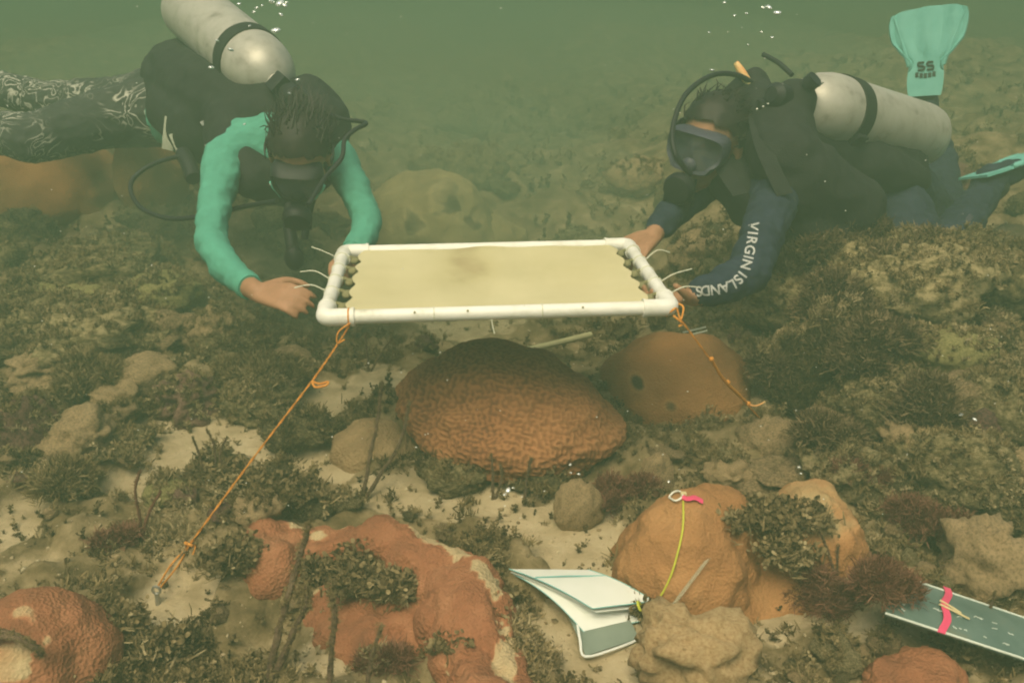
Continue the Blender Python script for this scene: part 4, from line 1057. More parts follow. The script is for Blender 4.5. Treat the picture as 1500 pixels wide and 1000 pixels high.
m_ = MB(); m_.tube(smooth_path([oc(980, 728), oc(986, 721, .010), oc(995, 719, .010), oc(1000, 726, .010), oc(990, 733, .010), oc(980, 728)], 4), .0018, 7); m_.build('hook', M['speck'], clip)
MB().box((0, 0, 0), (.005, .004, .004), Matrix.Translation(oc(1001, 724, .008))).build('gate', M['pencil'], clip)
flag = empty('flagging_tape', oc(1010, 730), 'short pink flagging tape tied on top of the orange coral', 'tape')
g_ = [[oc(1000 + 30 * i / 6, 727 + 5 * i / 6 + 2 * math.sin(i * 1.3) + w, .009) for w in (3.2, -3.2)] for i in range(7)]
MB().sheet(g_, .001).build('tail', M['pink'], flag)
MB().ell(oc(1002, 729, .006), .005, n=2).build('knot', M['pink'], flag)
g_ = [[P(980 + 56 * i / 8, 893 - 74 * i / 8, 1.40 + .035 * i / 8) + Vector((w, 0, w * .6)) for w in (.005, -.005)] for i in range(9)]
MB().sheet(g_, .001).build('measuring_strip', M['ruler'], origin=P(1000, 870, 1.43), label='clear plastic strip leaning against the orange two-lobed coral', cat='strip')
MB().tube([P(735, 521, 2.30), P(800, 506, 2.36), P(866, 490, 2.42)], .0085, 12).build('loose_pipe', M['pipe_old'], origin=P(800, 506, 2.36), label='pale dusty length of pipe lying behind the brain coral', cat='pipe')
m_ = MB(); m_.tube([P(1000, 487, 1.90), P(1034, 479, 1.90)], .0022, 6); m_.tube([P(1012, 490, 1.90), P(1036, 484, 1.90)], .0022, 6)
m_.build('tie_scrap', M['tag'], origin=P(1018, 485, 1.90), label='pale scrap of tie caught beside the upper right orange cord', cat='tie')

# ------------------------------------------------------------------ divers
class Body:
    """tapered limbs and lumps, fused by remeshing into one continuous skin; each piece knows its material slot."""
    def __init__(s): s.mb = MB(); s.seg = []
    def limb(s, pts, rs, slot):
        pts = [Vector(p) for p in pts]
        for i, p in enumerate(pts): s.mb.ell(p, rs[i], n=2)
        for i in range(len(pts) - 1):
            s.mb.tube([pts[i], pts[i + 1]], [rs[i], rs[i + 1]], 14)
            s.seg.append((pts[i], pts[i + 1], rs[i], rs[i + 1], slot))
        return s
    def lump(s, c, r, mx, slot):
        s.mb.ell(c, r, mx, 3); w = (mx or Matrix()) @ Vector(c); m_ = min(r) if isinstance(r, (tuple, list)) else r
        s.seg.append((w, w + Vector((0, 0, .001)), m_, m_, slot)); return s
    def hand(s, W, D, N, side, curl, slot, thumb_in=.35, spread=.06, scale=1.0):
        """W wrist, D along the palm, N where the fingers curl to, side +1/-1 picks the thumb edge, curl: bend per joint."""
        D = Vector(D).normalized(); N = Vector(N); N = (N - D * N.dot(D)).normalized(); A = D.cross(N) * side; k = scale
        for j in range(4):
            o = j - 1.5
            s.limb([W + (D * .008 - A * o * .010) * k, W + (D * .088 - A * o * .0205) * k], [.0145 * k, .0108 * k], slot)
        for j, L in enumerate((.070, .080, .074, .058)):
            o = j - 1.5; p = W + (D * .088 - A * o * .0205) * k; pts = [p]; th = 0
            for f, c in zip((.44, .32, .24), curl):
                th += c; dd = (D - A * o * spread) * math.cos(th) + N * math.sin(th); p = p + dd.normalized() * L * f * k; pts.append(p)
            s.limb(pts, [.0098 * k, .0088 * k, .0080 * k, .0068 * k], slot)
        p = W + (D * .025 + A * .026) * k; pts = [W + (D * .012 + A * .012) * k, p]
        for L, (a, b, c) in ((.040, (.62, .75, thumb_in)), (.032, (.85, .35, thumb_in * 1.8)), (.024, (.9, .1, thumb_in * 2.2))):
            dd = (D * a + A * b + N * c).normalized(); p = p + dd * L * k; pts.append(p)
        s.limb(pts, [.016 * k, .0145 * k, .0118 * k, .0100 * k, .0078 * k], slot); return s
    def head(s, mx, neck_from, slot, neck_slot):
        for c, r in (((0, -.012, .03), (.074, .094, .082)), ((0, .028, -.03), (.060, .062, .074)), ((0, .045, -.078), (.040, .042, .034)),
                     ((.045, .045, -.02), (.026, .03, .026)), ((-.045, .045, -.02), (.026, .03, .026)), ((0, .072, .028), (.055, .02, .016)),
                     ((.077, -.008, -.012), (.010, .020, .031)), ((-.077, -.008, -.012), (.010, .020, .031)),
                     ((0, .104, -.030), (.016, .014, .011)), ((.011, .098, -.034), (.009, .010, .008)), ((-.011, .098, -.034), (.009, .010, .008)),
                     ((0, .089, -.066), (.024, .010, .006)), ((0, .086, -.076), (.021, .010, .007))):
            s.lump(c, r, mx, slot)
        s.limb([mx @ Vector((0, .082, .02)), mx @ Vector((0, .103, -.024))], [.009, .011], slot)
        s.limb([mx @ Vector((0, -.02, -.05)), neck_from], [.055, .06], neck_slot); return s
    def build(s, name, mats, root, voxel=.006, it=4, wrinkle=.0):
        me = remeshed(s.mb, voxel, it, name); X = mesh_np(me)
        o0 = np.array(root_origin(root))
        best = np.full(len(X), 1e9); slot = np.zeros(len(X), int)
        for a, b, r0, r1, sl_ in s.seg:
            a_, b_ = np.array(a), np.array(b); ab = b_ - a_; t = np.clip((X - a_) @ ab / (ab @ ab + 1e-12), 0, 1)
            d = np.linalg.norm(X - a_ - t[:, None] * ab, axis=1) - (r0 + (r1 - r0) * t); k = d < best; best[k] = d[k]; slot[k] = sl_
        if wrinkle:
            N = normals_np(me); cl_ = np.isin(slot, [0, 1])
            X = X + N * (wrinkle * cl_ * (fbm(X * np.array([22, 22, 34]), 3, 15) + .6 * (0.5 - np.abs(fbm(X * 16, 2, 18))) + .35 * fbm(X * 52, 2, 19)))[:, None]
        for m_ in mats: me.materials.append(m_)
        F = [p.vertices[:] for p in me.polygons]; ps = np.array([slot[f[0]] for f in F], np.int32)
        me.polygons.foreach_set('material_index', ps); me.polygons.foreach_set('use_smooth', np.ones(len(F), bool))
        bv = BVHTree.FromPolygons([tuple(v) for v in X], F)
        set_np(me, X - o0); o = bpy.data.objects.new(name, me); COL.objects.link(o); o.parent = root
        return o, bv

TANKP = [(.0, 0), (.055, .0), (.078, .006), (.089, .022), (.092, .045), (.092, .50), (.0905, .525), (.085, .555), (.075, .582), (.060, .603), (.043, .617), (.028, .625), (.024, .640), (.020, .642)]
def tank(a, b, root, L=.64):
    """scuba cylinder from its base a towards its valve end b."""
    mx = axis_mx(a, b); t = MB().lathe([(max(r, .001), z) for r, z in TANKP], mx, 48).build('scuba_tank', M['tank'], root)
    for z in (.43,):
        MB().lathe([(.0915, z), (.0955, z + .001), (.0958, z + .048), (.0915, z + .049)], mx, 48).build('tank_band', M['black'], t)
        MB().box((.0975, 0, z + .025), (.006, .03, .02), mx).build('band_buckle', M['rubber'], t)
    m_ = MB(); m_.lathe([(.022, .640), (.022, .672), (.016, .690)], mx, 20); m_.tube([mx @ Vector((0, .018, .665)), mx @ Vector((0, .055, .665))], .012, 14); m_.tube([mx @ Vector((0, .055, .665)), mx @ Vector((0, .078, .665))], .020, 14)
    m_.build('tank_valve', M['rubber'], t)
    m_ = MB(); m_.lathe([(.018, .690), (.030, .694), (.031, .730), (.018, .745)], mx, 22); m_.box((0, -.012, .675), (.026, .03, .022), mx); m_.build('first_stage', M['rubber'], t)
    return t, mx
def mask(mx, skirt, root, w=.076, h=.044, rim=None):
    mk = MB()
    def ring(y, sx, sz, n=28):
        return [mx @ Vector((sx * math.copysign(abs(math.cos(a)) ** .55, math.cos(a)), y - .022 * abs(math.cos(a)) ** 2, .012 + sz * math.copysign(abs(math.sin(a)) ** .6, math.sin(a)) - (.014 * max(0, -math.sin(a)) * (abs(math.cos(a)) < .45)))) for a in np.linspace(0, 2 * math.pi, n, endpoint=False)]
    n = 28; rs = [ring(.066, w * .93, h * .95), ring(.092, w * 1.02, h * 1.05), ring(.118, w, h), ring(.124, w * .96, h * .94), ring(.122, w * .86, h * .82), ring(.10, w * .84, h * .8)]
    V = [p for r in rs for p in r]; F = [[i * n + k, i * n + (k + 1) % n, (i + 1) * n + (k + 1) % n, (i + 1) * n + k] for i in range(len(rs) - 1) for k in range(n)]
    mk.add(V, F); mk.ell((0, .112, -.028), (.022, .018, .022), mx, 2)
    o = mk.build('dive_mask', skirt, root)
    if rim: r_ = ring(.112, w * 1.0, h * 1.0); MB().tube([r_[k] for k in range(15, 28)], .0065, 8).build('lower_skirt', rim, o)
    le = MB(); r_ = ring(.116, w * .86, h * .82); r2 = ring(.113, w * .86, h * .82); c_ = mx @ Vector((0, .117, .012)); c2 = mx @ Vector((0, .113, .012))
    le.add(r_ + r2 + [c_, c2], [[k, (k + 1) % n, 2 * n] for k in range(n)] + [[n + (k + 1) % n, n + k, 2 * n + 1] for k in range(n)] + [[(k + 1) % n, k, n + k, n + (k + 1) % n] for k in range(n)])
    le.build('lens', M['lens'], o)
    st = [mx @ Vector((.092 * math.sin(a), -.015 - .100 * math.cos(a) * 1.0 + .02, .028)) for a in np.linspace(-1.9, 1.9, 25)]
    MB().sheet([[p + (mx.to_3x3() @ Vector((0, 0, d))) for d in (-.011, .011)] for p in st], .003).build('mask_strap', M['rubber'], o)
    return o
def second_stage(mx, root, lens=None):
    m_ = MB(); m2 = mx @ Matrix.Translation((0, .152, -.078)) @ Matrix.Rotation(R(-90), 4, 'X')
    m_.lathe([(.012, -.030), (.034, -.022), (.040, -.008), (.040, .006), (.034, .016), (.012, .020)], m2, 26); m_.box((0, .118, -.076), (.020, .024, .010), mx); m_.box((0, .140, -.112), (.036, .016, .010), mx)
    return m_.build('regulator', M['rubber'], root)
def fin(o, fwd, nrm, root, L=.34, wid=(.052, .060, .055, .075, .105, .118, .112), name='fin', marks=False):
    """o heel, fwd to the blade tip, nrm the blade's face."""
    f = Vector(fwd).normalized(); n = Vector(nrm); n = (n - f * n.dot(f)).normalized(); x = f.cross(n); g = []
    nu = 15; rows = 22
    for i in range(rows):
        t = i / (rows - 1); w = float(np.interp(t, np.linspace(0, 1, len(wid)), wid)); row = []
        for j in range(nu):
            s_ = j / (nu - 1) * 2 - 1; tip = -.018 * abs(s_) ** 3 * (t > .8) * (t - .8) / .2 + .012 * s_ * (t - .5) * (t > .5)
            row.append(o + f * (t * L + tip) + x * (s_ * w) + n * (.006 * math.cos(s_ * math.pi * 3) * sstep(.4, .6, t) + .012 * (abs(s_) > .93) * (t > .3)))
        g.append(row)
    fo = MB().sheet(g, .007).build(name, M['fin'], root)
    m_ = MB(); mxf = Matrix((x, f, n)).transposed().to_4x4(); mxf.translation = o
    m_.ell((0, .045, -.050), (.047, .075, .038), mxf, 3); m_.build('foot_pocket', M['rubber'], fo)
    m_ = MB()
    for sg in (-1, 1): m_.tube([o + f * .10 + x * sg * .052 + n * .006, o + f * L * .6 + x * sg * .076 + n * .008, o + f * L * .93 + x * sg * .108 + n * .006], [.008, .006, .004], 8)
    m_.build('side_rail', M['fin'], fo)
    if marks:
        m_ = MB()
        for cx in (-.014, .014):
            for a, b in (((-.010, .012), (.008, .012)), ((-.010, .012), (-.010, .002)), ((-.010, .001), (.009, -.001)), ((.009, -.001), (.009, -.011)), ((.009, -.012), (-.010, -.012))):
                m_.tube([o + f * (.098 + a[1]) + x * (cx + a[0]) + n * .0095, o + f * (.098 + b[1]) + x * (cx + b[0]) + n * .0095], .0036, 6)
        m_.build('emblem', M['print'], fo)
        m_ = MB()
        for k in range(5):
            cx = -.026 + .013 * k; dy = -.004 * math.sin(k / 4 * math.pi)
            m_.box((cx, .070 + dy, .0065), (.0052, .008, .0028), mxf)
        m_.build('lettering', M['print'], fo)
    return fo
def hose(name, pts, r, root, m='rubber', n=8): return MB().tube(smooth_path(pts, n), r, 10).build(name, M[m], root)
def soft_mass(name, pieces, m, root, voxel=.009, it=5, wr=.006, sc=14):
    mb = MB()
    for q in pieces:
        if q[0] == 'e': mb.ell(q[1], q[2], q[3] if len(q) > 3 else None, 3)
        else: mb.tube(q[1], q[2], 14); [mb.ell(p, rr, n=2) for p, rr in zip(q[1], q[2])]
    me = remeshed(mb, voxel, it, name); X = mesh_np(me); N = normals_np(me)
    X = X + N * (wr * (fbm(X * sc, 3, 25) + .8 * (.4 - np.abs(fbm(X * sc * .8, 2, 29)))))[:, None]
    set_np(me, X - np.array(root_origin(root))); o = link_mesh(name, me, M[m], root); return o
def hair_on(mx, root, seed, back=True):
    V, F = ico(4); keepv = (V[:, 2] > -.35 + .9 * np.maximum(V[:, 1], 0)) ; Fk = F[keepv[F].all(1)]
    r = 1 + .05 * fbm(V * np.array([9, 9, 2.5]), 3, seed)
    X = np.stack([V[:, 0] * .083 * r, (V[:, 1] * .104 - .014) * r, V[:, 2] * .092 * r + .032], 1)
    W = [mx @ Vector(v) for v in X]; m_ = MB(); m_.add(W, Fk.tolist()); g = np.random.default_rng(seed)
    for k in range(330):
        a = g.uniform(0, 6.28); z = g.uniform(-.2, 1); q = math.sqrt(max(0, 1 - z * z)); p = Vector((.083 * q * math.cos(a), .104 * q * math.sin(a) - .014, .092 * z + .032))
        if p.y > .03: continue
        e = p * g.uniform(1.0, 1.10) + Vector((g.normal() * .014, -.02 - g.uniform(0, .06), g.uniform(-.03, .02))); mid_ = (p + e) / 2 + Vector(g.normal(size=3) * .006)
        m_.tube([mx @ (p * .93), mx @ (p * 1.01), mx @ mid_, mx @ e], [.002, .0022, .0018, .0006], 4)
    return m_.build('hair', M['hair'], root)
def surf(bv, px, py, off=.0015):
    o = Vector((0, 0, CAM_H)); d = ray(px, py).normalized(); h = bv.ray_cast(o, d)
    if h[0] is None:
        return None
    return h[0] - d * off

# ---- left diver
DL = empty('person', P(360, 200, 2.5), 'diver in teal sleeves and patterned leggings leaning down to the left side of the frame', 'person')
SR, SLh = P(330, 232, 2.28), P(490, 222, 2.34); ER, EL = P(308, 352, 2.06), P(538, 322, 2.20); WR, WL = P(378, 428, 1.86), P(512, 372, 2.10)
b = Body()
chest, belly, pelv = P(402, 205, 2.40), P(330, 190, 2.58), P(262, 160, 2.74)
b.limb([P(372, 215, 2.36), P(448, 212, 2.36)], [.095, .09], 0); b.limb([chest, belly, pelv], [.125, .115, .125], 0)
b.limb([P(372, 205, 2.34), SR, P(316, 290, 2.17), ER], [.066, .053, .042, .036], 0)
b.limb([ER, P(330, 392, 1.97), P(362, 418, 1.90)], [.037, .034, .027], 0)
b.limb([P(362, 418, 1.90), WR], [.0235, .022], 2)
b.limb([P(450, 205, 2.36), SLh, P(518, 275, 2.26), EL], [.066, .051, .041, .035], 0)
b.limb([EL, P(532, 348, 2.15), P(518, 366, 2.12)], [.036, .034, .027], 0)
b.limb([P(518, 366, 2.12), WL], [.023, .022], 2)
b.limb([pelv, P(160, 172, 2.72), P(48, 203, 2.62)], [.118, .092, .072], 1)
b.limb([P(48, 203, 2.62), P(-60, 185, 2.75), P(-150, 150, 2.9)], [.072, .06, .05], 1)
b.limb([P(262, 140, 2.86), P(180, 150, 2.96), P(80, 150, 3.05)], [.11, .085, .07], 1)
b.limb([P(80, 150, 3.05), P(-40, 120, 3.2), P(-110, 80, 3.32), P(-140, 78, 3.34)], [.068, .058, .040, .034], 1); b.limb([P(-150, 150, 2.9), P(-215, 112, 3.0), P(-245, 112, 3.02)], [.05, .038, .033], 1)
b.hand(WR, P(440, 437, 1.80) - WR, Vector((0.45, .2, -.6)), 1, (.3, .45, .4), 2, .3, scale=.84)
b.hand(WL, P(500, 384, 2.02) - WL, Vector((.3, -.3, -.8)), 1, (.45, .5, .4), 2, .4, scale=.86)
hl = frame_mx(P(440, 228, 2.16), P(424, 362, 2.03) - P(440, 228, 2.16), P(432, 130, 2.0) - P(440, 228, 2.16)) @ Matrix.Scale(.90, 4)
b.head(hl, P(418, 210, 2.33), 2, 0)
b.build('body', [M['teal_suit'], M['leggings'], M['skin']], DL, .0048, 3, .0038)
for a_, b_ in ((P(-205, 112, 3.02), P(-330, 100, 3.12)), (P(-105, 78, 3.36), P(-225, 60, 3.48))): fin(a_, b_ - a_, Vector((.1, .2, 1)), DL, .34)
hair_on(hl, DL, 3); mask(hl, M['rubber'], DL, .068, .042, M['skirt_teal']); second_stage(hl, DL)  # black frame paints the shade over the mask's top; teal shows below
for sx in (-.031, .031): MB().ell((sx, .080, .006), (.014, .011, .009), hl, 2).build('eye', M['speck'], DL)
for a, b_, r_ in ((P(362, 418, 1.90), WR, .0265), (P(518, 366, 2.12), WL, .026)): MB().tube([a, a.lerp(b_, .3)], [r_ + .0035, r_ + .001], 18).build('cuff', M['teal_suit'], DL)
ta, tb = P(232, -28, 2.86), P(405, 122, 2.34)
tk, tmx = tank(tb - (tb - ta).normalized() * .625, tb, DL)
soft_mass('buoyancy_vest', [('t', [P(400, 185, 2.42), P(330, 150, 2.56), P(268, 118, 2.74)], [.135, .145, .125]),
    ('t', [P(246, 92, 2.74), P(256, 160, 2.64), P(300, 190, 2.52)], [.045, .085, .10]), ('e', P(232, 86, 2.74), .032),
    ('t', [P(452, 150, 2.40), P(478, 185, 2.34), P(470, 225, 2.30)], [.075, .07, .055]), ('t', [P(350, 175, 2.44), P(345, 225, 2.33), P(372, 262, 2.28)], [.10, .075, .055]),
    ('t', [P(380, 262, 2.30), P(430, 275, 2.34), P(470, 250, 2.32)], [.06, .06, .05])], 'black', DL)
m_ = MB()
for q in ([P(285, 150, 2.53), P(330, 205, 2.33), P(352, 250, 2.25)], [P(262, 110, 2.60), P(300, 140, 2.46)]):
    g_ = [[p + Vector((w, 0, w * .8)) for w in (-.016, .016)] for p in smooth_path(q, 6)]; m_.sheet(g_, .004)
m_.build('strap', M['rubber'], DL)
MB().box((0, 0, 0), (.016, .004, .046), Matrix.Translation(P(248, 196, 2.50)) @ Matrix.Rotation(.25, 4, 'Y')).build('whistle_tag', M['tag'], DL)
MB().box((0, 0, 0), (.028, .005, .038), Matrix.Translation(P(270, 212, 2.48)) @ Matrix.Rotation(-.3, 4, 'Y')).build('pocket_slate', M['tag'], DL)
MB().box((0, 0, 0), (.022, .003, .006), Matrix.Translation(P(305, 176, 2.40)) @ Matrix.Rotation(-.5, 4, 'Y')).build('reflective_patch', M['white_print'], DL)
hose('gauge_hose', [P(280, 225, 2.45), P(225, 240, 2.40), P(192, 268, 2.36), P(205, 303, 2.30), P(250, 320, 2.24), P(310, 314, 2.20), P(360, 302, 2.20), P(405, 295, 2.12)], .0062, DL)
hose('regulator_hose', [P(432, 118, 2.34), P(470, 160, 2.26), P(500, 174, 2.20), P(536, 180, 2.16), P(520, 190, 2.12), P(505, 205, 2.1), P(500, 232, 2.07), P(475, 262, 2.03), P(452, 300, 1.97)], .0055, DL)
m_ = MB(); m_.tube([P(425, 300, 2.30), P(424, 335, 2.28), P(430, 372, 2.25)], [.016, .017, .017], 14); m_.ell(P(431, 378, 2.24), (.026, .018, .034), n=2)
m_.build('gauge_console', M['rubber'], DL)
hose('inflator_hose', [P(470, 190, 2.24), P(478, 230, 2.24), P(455, 300, 2.28), P(446, 350, 2.28)], .010, DL)
hose('exhaust_tube', [P(268, 225, 2.46), P(276, 240, 2.43), P(284, 262, 2.40)], .022, DL)

# ---- right diver
DR = empty('person', P(1200, 260, 2.4), 'diver in dark navy suit with lettered sleeve kneeling at the right side of the frame', 'person')
b = Body()
SN, SF = P(1140, 278, 2.16), P(1050, 250, 2.40); EN, EF = P(1098, 400, 1.94), P(985, 312, 2.24); WN, WF = P(1016, 433, 1.835), P(957, 345, 2.125)
chest, belly, pelv = P(1140, 235, 2.36), P(1215, 250, 2.48), P(1285, 270, 2.58)
b.limb([P(1080, 240, 2.36), P(1135, 250, 2.26)], [.095, .10], 0); b.limb([chest, belly, pelv], [.135, .125, .13], 0)
b.limb([P(1130, 240, 2.25), SN, P(1118, 338, 2.05), EN], [.07, .062, .050, .046], 0)
b.limb([EN, P(1062, 416, 1.88), P(1030, 425, 1.83)], [.046, .041, .030], 0); b.limb([P(1030, 425, 1.83), WN], [.024, .023], 2)
b.limb([P(1085, 235, 2.36), SF, P(1015, 285, 2.32), EF], [.07, .056, .046, .040], 0)
b.limb([EF, P(972, 326, 2.18), P(963, 337, 2.15)], [.039, .036, .029], 0); b.limb([P(963, 337, 2.15), WF], [.024, .023], 2)
b.limb([P(1290, 285, 2.52), P(1325, 345, 2.42), P(1345, 405, 2.34)], [.115, .095, .074], 1)
b.limb([P(1345, 405, 2.34), P(1392, 350, 2.46), P(1440, 288, 2.60)], [.070, .062, .045], 1)
b.limb([P(1440, 288, 2.60), P(1452, 262, 2.63), P(1490, 250, 2.66)], [.044, .045, .032], 1)
b.limb([P(1300, 255, 2.70), P(1345, 300, 2.78), P(1385, 330, 2.86)], [.11, .09, .07], 1)
b.limb([P(1385, 330, 2.86), P(1375, 240, 2.96), P(1357, 165, 3.03)], [.07, .06, .045], 1)
b.limb([P(1357, 165, 3.05), P(1354, 142, 3.07), P(1354, 120, 3.07)], [.044, .042, .03], 1)
b.hand(WN, P(952, 446, 1.80) - WN, Vector((-.1, .1, .9)), -1, (.3, .6, .5), 2, .4, scale=.86)
b.hand(WF, P(925, 366, 2.05) - WF, Vector((-.3, -.2, -.8)), -1, (.5, .55, .4), 2, .4, scale=.88)
hr = frame_mx(P(1042, 208, 2.24), P(945, 268, 2.00) - P(1042, 208, 2.24), P(1078, 105, 2.2) - P(1042, 208, 2.24))
b.head(hr, P(1100, 225, 2.33), 2, 0)
bodyR, bvR = b.build('body', [M['navy'], M['navy'], M['skin']], DR, .0048, 3, .0045)
hair_on(hr, DR, 8); mask(hr, M['skirt_grey'], DR); second_stage(hr, DR)
for sx in (-.031, .031): MB().ell((sx, .080, .006), (.014, .011, .009), hr, 2).build('eye', M['speck'], DR)
ta, tb = P(1375, 206, 2.64), P(1172, 150, 2.20)
tk, tmx = tank(tb - (tb - ta).normalized() * .625, tb, DR)
bvT = BVHTree.FromPolygons([tuple(v.co + root_origin(tk)) for v in tk.data.vertices], [tuple(p.vertices) for p in tk.data.polygons])
m_ = MB()
for q in ([(1167, 124), (1174, 116)], [(1171, 122), (1178, 113)], [(1168, 131), (1172, 124), (1175, 130)], [(1178, 131), (1182, 125), (1184, 131)], [(1187, 117), (1180, 120)], [(1192, 112), (1184, 115)],
          [(1197, 115), (1191, 121)], [(1202, 117), (1195, 124)], [(1206, 121), (1199, 127)], [(1193, 117), (1187, 123)]):
    w = [surf(bvT, *a) for a in q]
    if all(w): m_.tube(w, .0016, 6)
if m_.V: m_.build('marker_strokes', M['print'], tk)
soft_mass('buoyancy_vest', [('t', [P(1120, 200, 2.30), P(1200, 225, 2.42), P(1290, 250, 2.56)], [.135, .15, .13]),
    ('t', [P(1110, 155, 2.26), P(1140, 180, 2.22), P(1150, 230, 2.14)], [.065, .085, .09]), ('t', [P(1085, 150, 2.30), P(1105, 125, 2.28)], [.05, .045]),
    ('e', P(1158, 152, 2.20), .062), ('t', [P(1170, 260, 2.16), P(1240, 310, 2.24), P(1260, 340, 2.30)], [.10, .10, .075]), ('t', [P(1190, 330, 2.20), P(1230, 358, 2.22)], [.07, .06]),
    ('t', [P(1260, 240, 2.36), P(1310, 252, 2.40), P(1345, 262, 2.44)], [.075, .055, .035]), ('t', [P(1065, 225, 2.28), P(1070, 262, 2.26), P(1100, 300, 2.22)], [.06, .06, .06])], 'black', DR)
MB().tube(smooth_path([P(1078, 92, 2.24), P(1090, 112, 2.24), P(1103, 130, 2.24)], 4), [.007, .011, .010, .006], 12).build('inflator_handle', M['yellow'], DR)
hose('regulator_hose', [P(1120, 135, 2.26), P(1085, 112, 2.22), P(1045, 110, 2.18), P(1005, 138, 2.13), P(986, 185, 2.08), P(988, 222, 2.05), P(1002, 245, 2.06), P(1012, 255, 2.07)], .0065, DR)
hose('inflator_hose', [P(1160, 110, 2.36), P(1140, 92, 2.40), P(1118, 80, 2.44)], .007, DR)
m_ = MB(); m_.ell(P(1150, 150, 2.19), (.034, .03, .032), n=3); m_.box((0, 0, 0), (.03, .02, .022), Matrix.Translation(P(1128, 160, 2.17)))
m_.build('hose_manifold', M['rubber'], DR)
m_ = MB()
m_.tube([P(1137 + 9 * math.cos(t), 139 + 9 * math.sin(t), 2.13) for t in np.linspace(-.6, 3.6, 12)], .0022, 6)
for px, py, r_ in ((1146, 124, .004), (1158, 141, .0028), (1125, 152, .003), (1118, 156, .0028), (1109, 160, .003), (1141, 134, .005)): m_.ell(P(px, py, 2.13), (r_, r_, r_ * .7), n=1)  # tiny pale balls: small highlights modelled as solid beads
m_.build('ring_and_glints', M['speck'], DR)
m_ = MB()
for q in ([P(1105, 160, 2.20), P(1118, 215, 2.08), P(1150, 285, 2.05)], [P(1060, 195, 2.2), P(1058, 240, 2.17), P(1085, 285, 2.13)]):
    m_.sheet([[p + Vector((w, 0, w * .25)) for w in (-.018, .018)] for p in smooth_path(q, 6)], .004)
m_.build('strap', M['black'], DR)
# lettering down the near sleeve
path = [P2 for P2 in [(1105, 322), (1102, 350), (1097, 376), (1090, 400), (1076, 416), (1054, 424), (1024, 427)]]
cum = [0.0]
for a, c_ in zip(path[:-1], path[1:]): cum.append(cum[-1] + math.hypot(c_[0] - a[0], c_[1] - a[1]))
lett = bpy.data.objects.new('sleeve_lettering', None); COL.objects.link(lett); lett.parent = DR
adv = dict(I=7, V=14, R=14, G=15, N=15, S=12, L=11, A=14, D=14); adv[' '] = 5; s_ = 2
for ch in 'VIRGIN ISLANDS':
    w_ = adv[ch]
    if ch != ' ':
        fc = bpy.data.curves.new('letter', 'FONT'); fc.body = ch; fc.align_x = 'CENTER'; fc.size = 1.0; fc.offset = 0.02
        fo = bpy.data.objects.new('letter', fc); COL.objects.link(fo); dg = bpy.context.evaluated_depsgraph_get(); me = bpy.data.meshes.new_from_object(fo.evaluated_get(dg)); bpy.data.objects.remove(fo); bpy.data.curves.remove(fc)
        bm = bmesh.new(); bm.from_mesh(me); bmesh.ops.subdivide_edges(bm, edges=[e for e in bm.edges if e.calc_length() > .3], cuts=2, use_grid_fill=True); bmesh.ops.triangulate(bm, faces=bm.faces[:]); bm.to_mesh(me); bm.free()
        mid_s = s_ + w_ / 2; px, py = np.interp(mid_s, cum, [a[0] for a in path]), np.interp(mid_s, cum, [a[1] for a in path])
        p2 = (np.interp(mid_s + 5, cum, [a[0] for a in path]), np.interp(mid_s + 5, cum, [a[1] for a in path])); p1_ = (np.interp(mid_s - 5, cum, [a[0] for a in path]), np.interp(mid_s - 5, cum, [a[1] for a in path]))
        dv = Vector((p2[0] - p1_[0], p2[1] - p1_[1])).normalized(); uvv = Vector((dv.y, -dv.x)); hgt = 21.0; ok = True; W = []
        for v in me.vertices:
            q = Vector((px, py)) + dv * v.co.x * hgt * .93 + uvv * (v.co.y - .35) * hgt; h_ = surf(bvR, q.x, q.y, .002)
            if h_ is None: h_ = P(q.x, q.y, proj(bvR.find_nearest(P(q.x, q.y, 1.95))[0])[2])
            W.append(h_)
        m_ = MB(); m_.add(W, [list(p.vertices) for p in me.polygons]); m_.build('letter', M['white_print'], lett)
    s_ += w_
m_ = MB()
for px, py, L_ in ((989, 262, 7), (985, 272, 6), (981, 281, 5), (977, 289, 5)):
    q = [surf(bvR, px, py, .002), surf(bvR, px + L_ * .5, py + 2.5, .002)]
    if all(q): m_.tube(q, .0022, 5)
if m_.V: m_.build('sleeve_mark', M['white_print'], DR)
fin(P(1354, 141, 3.0), P(1361, 8, 2.97) - P(1354, 141, 3.0), -ray(1358, 70), DR, .292, wid=(.050, .056, .056, .052, .085, .112, .120, .122, .116), marks=True)
fin(P(1425, 262, 2.60), P(1545, 222, 2.70) - P(1425, 262, 2.60), (P(1545, 222, 2.70) - P(1425, 262, 2.60)).cross(ray(1480, 240)).normalized() - ray(1480, 240) * .22, DR, .34)
MB().tube([P(1408, 338, 2.42), P(1420, 318, 2.45)], .012, 8).build('calf_highlight', M['skirt_grey'], DR)  # blue-grey strip stands for a highlight on the calf

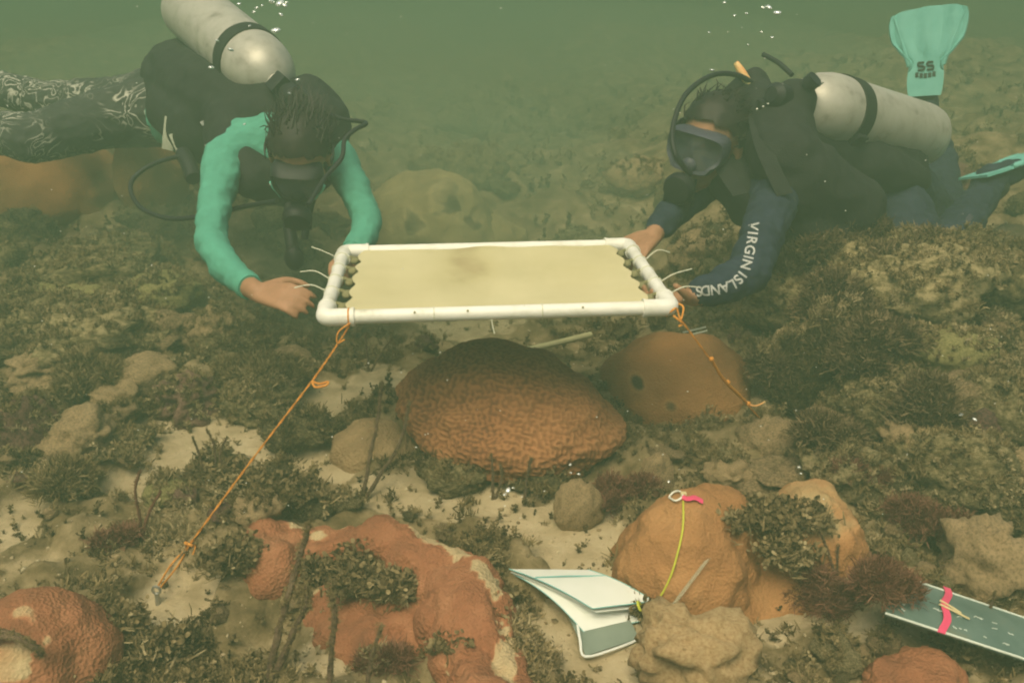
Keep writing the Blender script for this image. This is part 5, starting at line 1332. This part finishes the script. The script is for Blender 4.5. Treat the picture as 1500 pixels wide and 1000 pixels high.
# ------------------------------------------------------------------ air bubbles and drifting specks
def bub_mesh(seed):
    V, F = ico(2); r = 1 + .22 * fbm(V * 1.4 + seed, 2, seed); X = V * r[:, None] * np.array([1.25, 1, .62]); me = np_mesh('air_bubble', X, F); me.materials.append(M['bubble']); me.polygons.foreach_set('use_smooth', np.ones(len(F), bool)); return me
BUB = [bub_mesh(s) for s in range(4)]
def bubble(px, py, zc, r, lab, grp):
    o = bpy.data.objects.new('air_bubble', random.choice(BUB)); o.location = P(px, py, zc); s = r * zc / FPX; o.scale = (s, s, s); o.rotation_euler = (0, random.uniform(-.5, .5), random.uniform(0, 6)); COL.objects.link(o); tag(o, lab, 'bubble', grp)
for px, py, r in ((398, 3, 4), (410, 5, 6), (417, 8, 4), (404, 45, 6.5), (412, 22, 3), (376, 12, 3), (372, 18, 2.5), (350, 6, 3), (366, 38, 2), (408, 4, 3), (420, 4, 3), (384, 8, 2)):
    bubble(px, py, 2.3, r, "silvery air bubble rising above the left diver's tank", 'bubbles above the left diver')
for px, py, r in ((309, 99, 3.5), (318, 60, 3), (338, 73, 4), (436, 117, 3), (424, 137, 2.5), (437, 158, 3), (358, 182, 2)):
    bubble(px, py, 2.14, r, "small bright bubble drifting by the left diver's vest", "bubbles by the left diver's vest")
for px, py, r in ((1118, 12, 3), (1127, 11, 4), (1139, 19, 5), (1122, 10, 2), (1076, 23, 2), (1061, 4, 2.5), (1115, 47, 2), (1131, 55, 2.5), (1096, 66, 2), (1039, 48, 2), (1043, 103, 3), (1094, 20, 2)):
    bubble(px, py, 2.2, r, 'silvery air bubble rising above the right diver', 'bubbles above the right diver')
for px, py, r in ((744, 718, 4), (739, 724, 2.5), (835, 680, 2.5), (848, 694, 2.5), (610, 655, 2), (752, 714, 2), (836, 692, 2), (980, 705, 2), (1171, 684, 2.5), (1173, 693, 2), (1405, 607, 4), (1428, 614, 3), (1380, 592, 3)):
    bubble(px, py, proj(ground(px, py))[2] * .93, r, 'tiny bright bubble caught close above the seabed', 'bubbles near the seabed')
SP_ = []
for k in range(3):
    V, F = ico(1); me = np_mesh('silt_speck', V * np.array([1, .8, .7]), F); me.materials.append(M['speck']); SP_.append(me)
for k in range(140):
    px, py = random.uniform(0, 1500), random.uniform(0, 760); z_ = random.uniform(1.0, min(3.2, proj(ground(px, py))[2] * .9)); s = random.uniform(.5, 1.4) * z_ / FPX
    o = bpy.data.objects.new('silt_speck', random.choice(SP_)); o.location = P(px, py, z_); o.scale = (s, s, s); COL.objects.link(o); tag(o, 'tiny pale speck of silt drifting in the water', 'speck', 'silt specks drifting in the water')
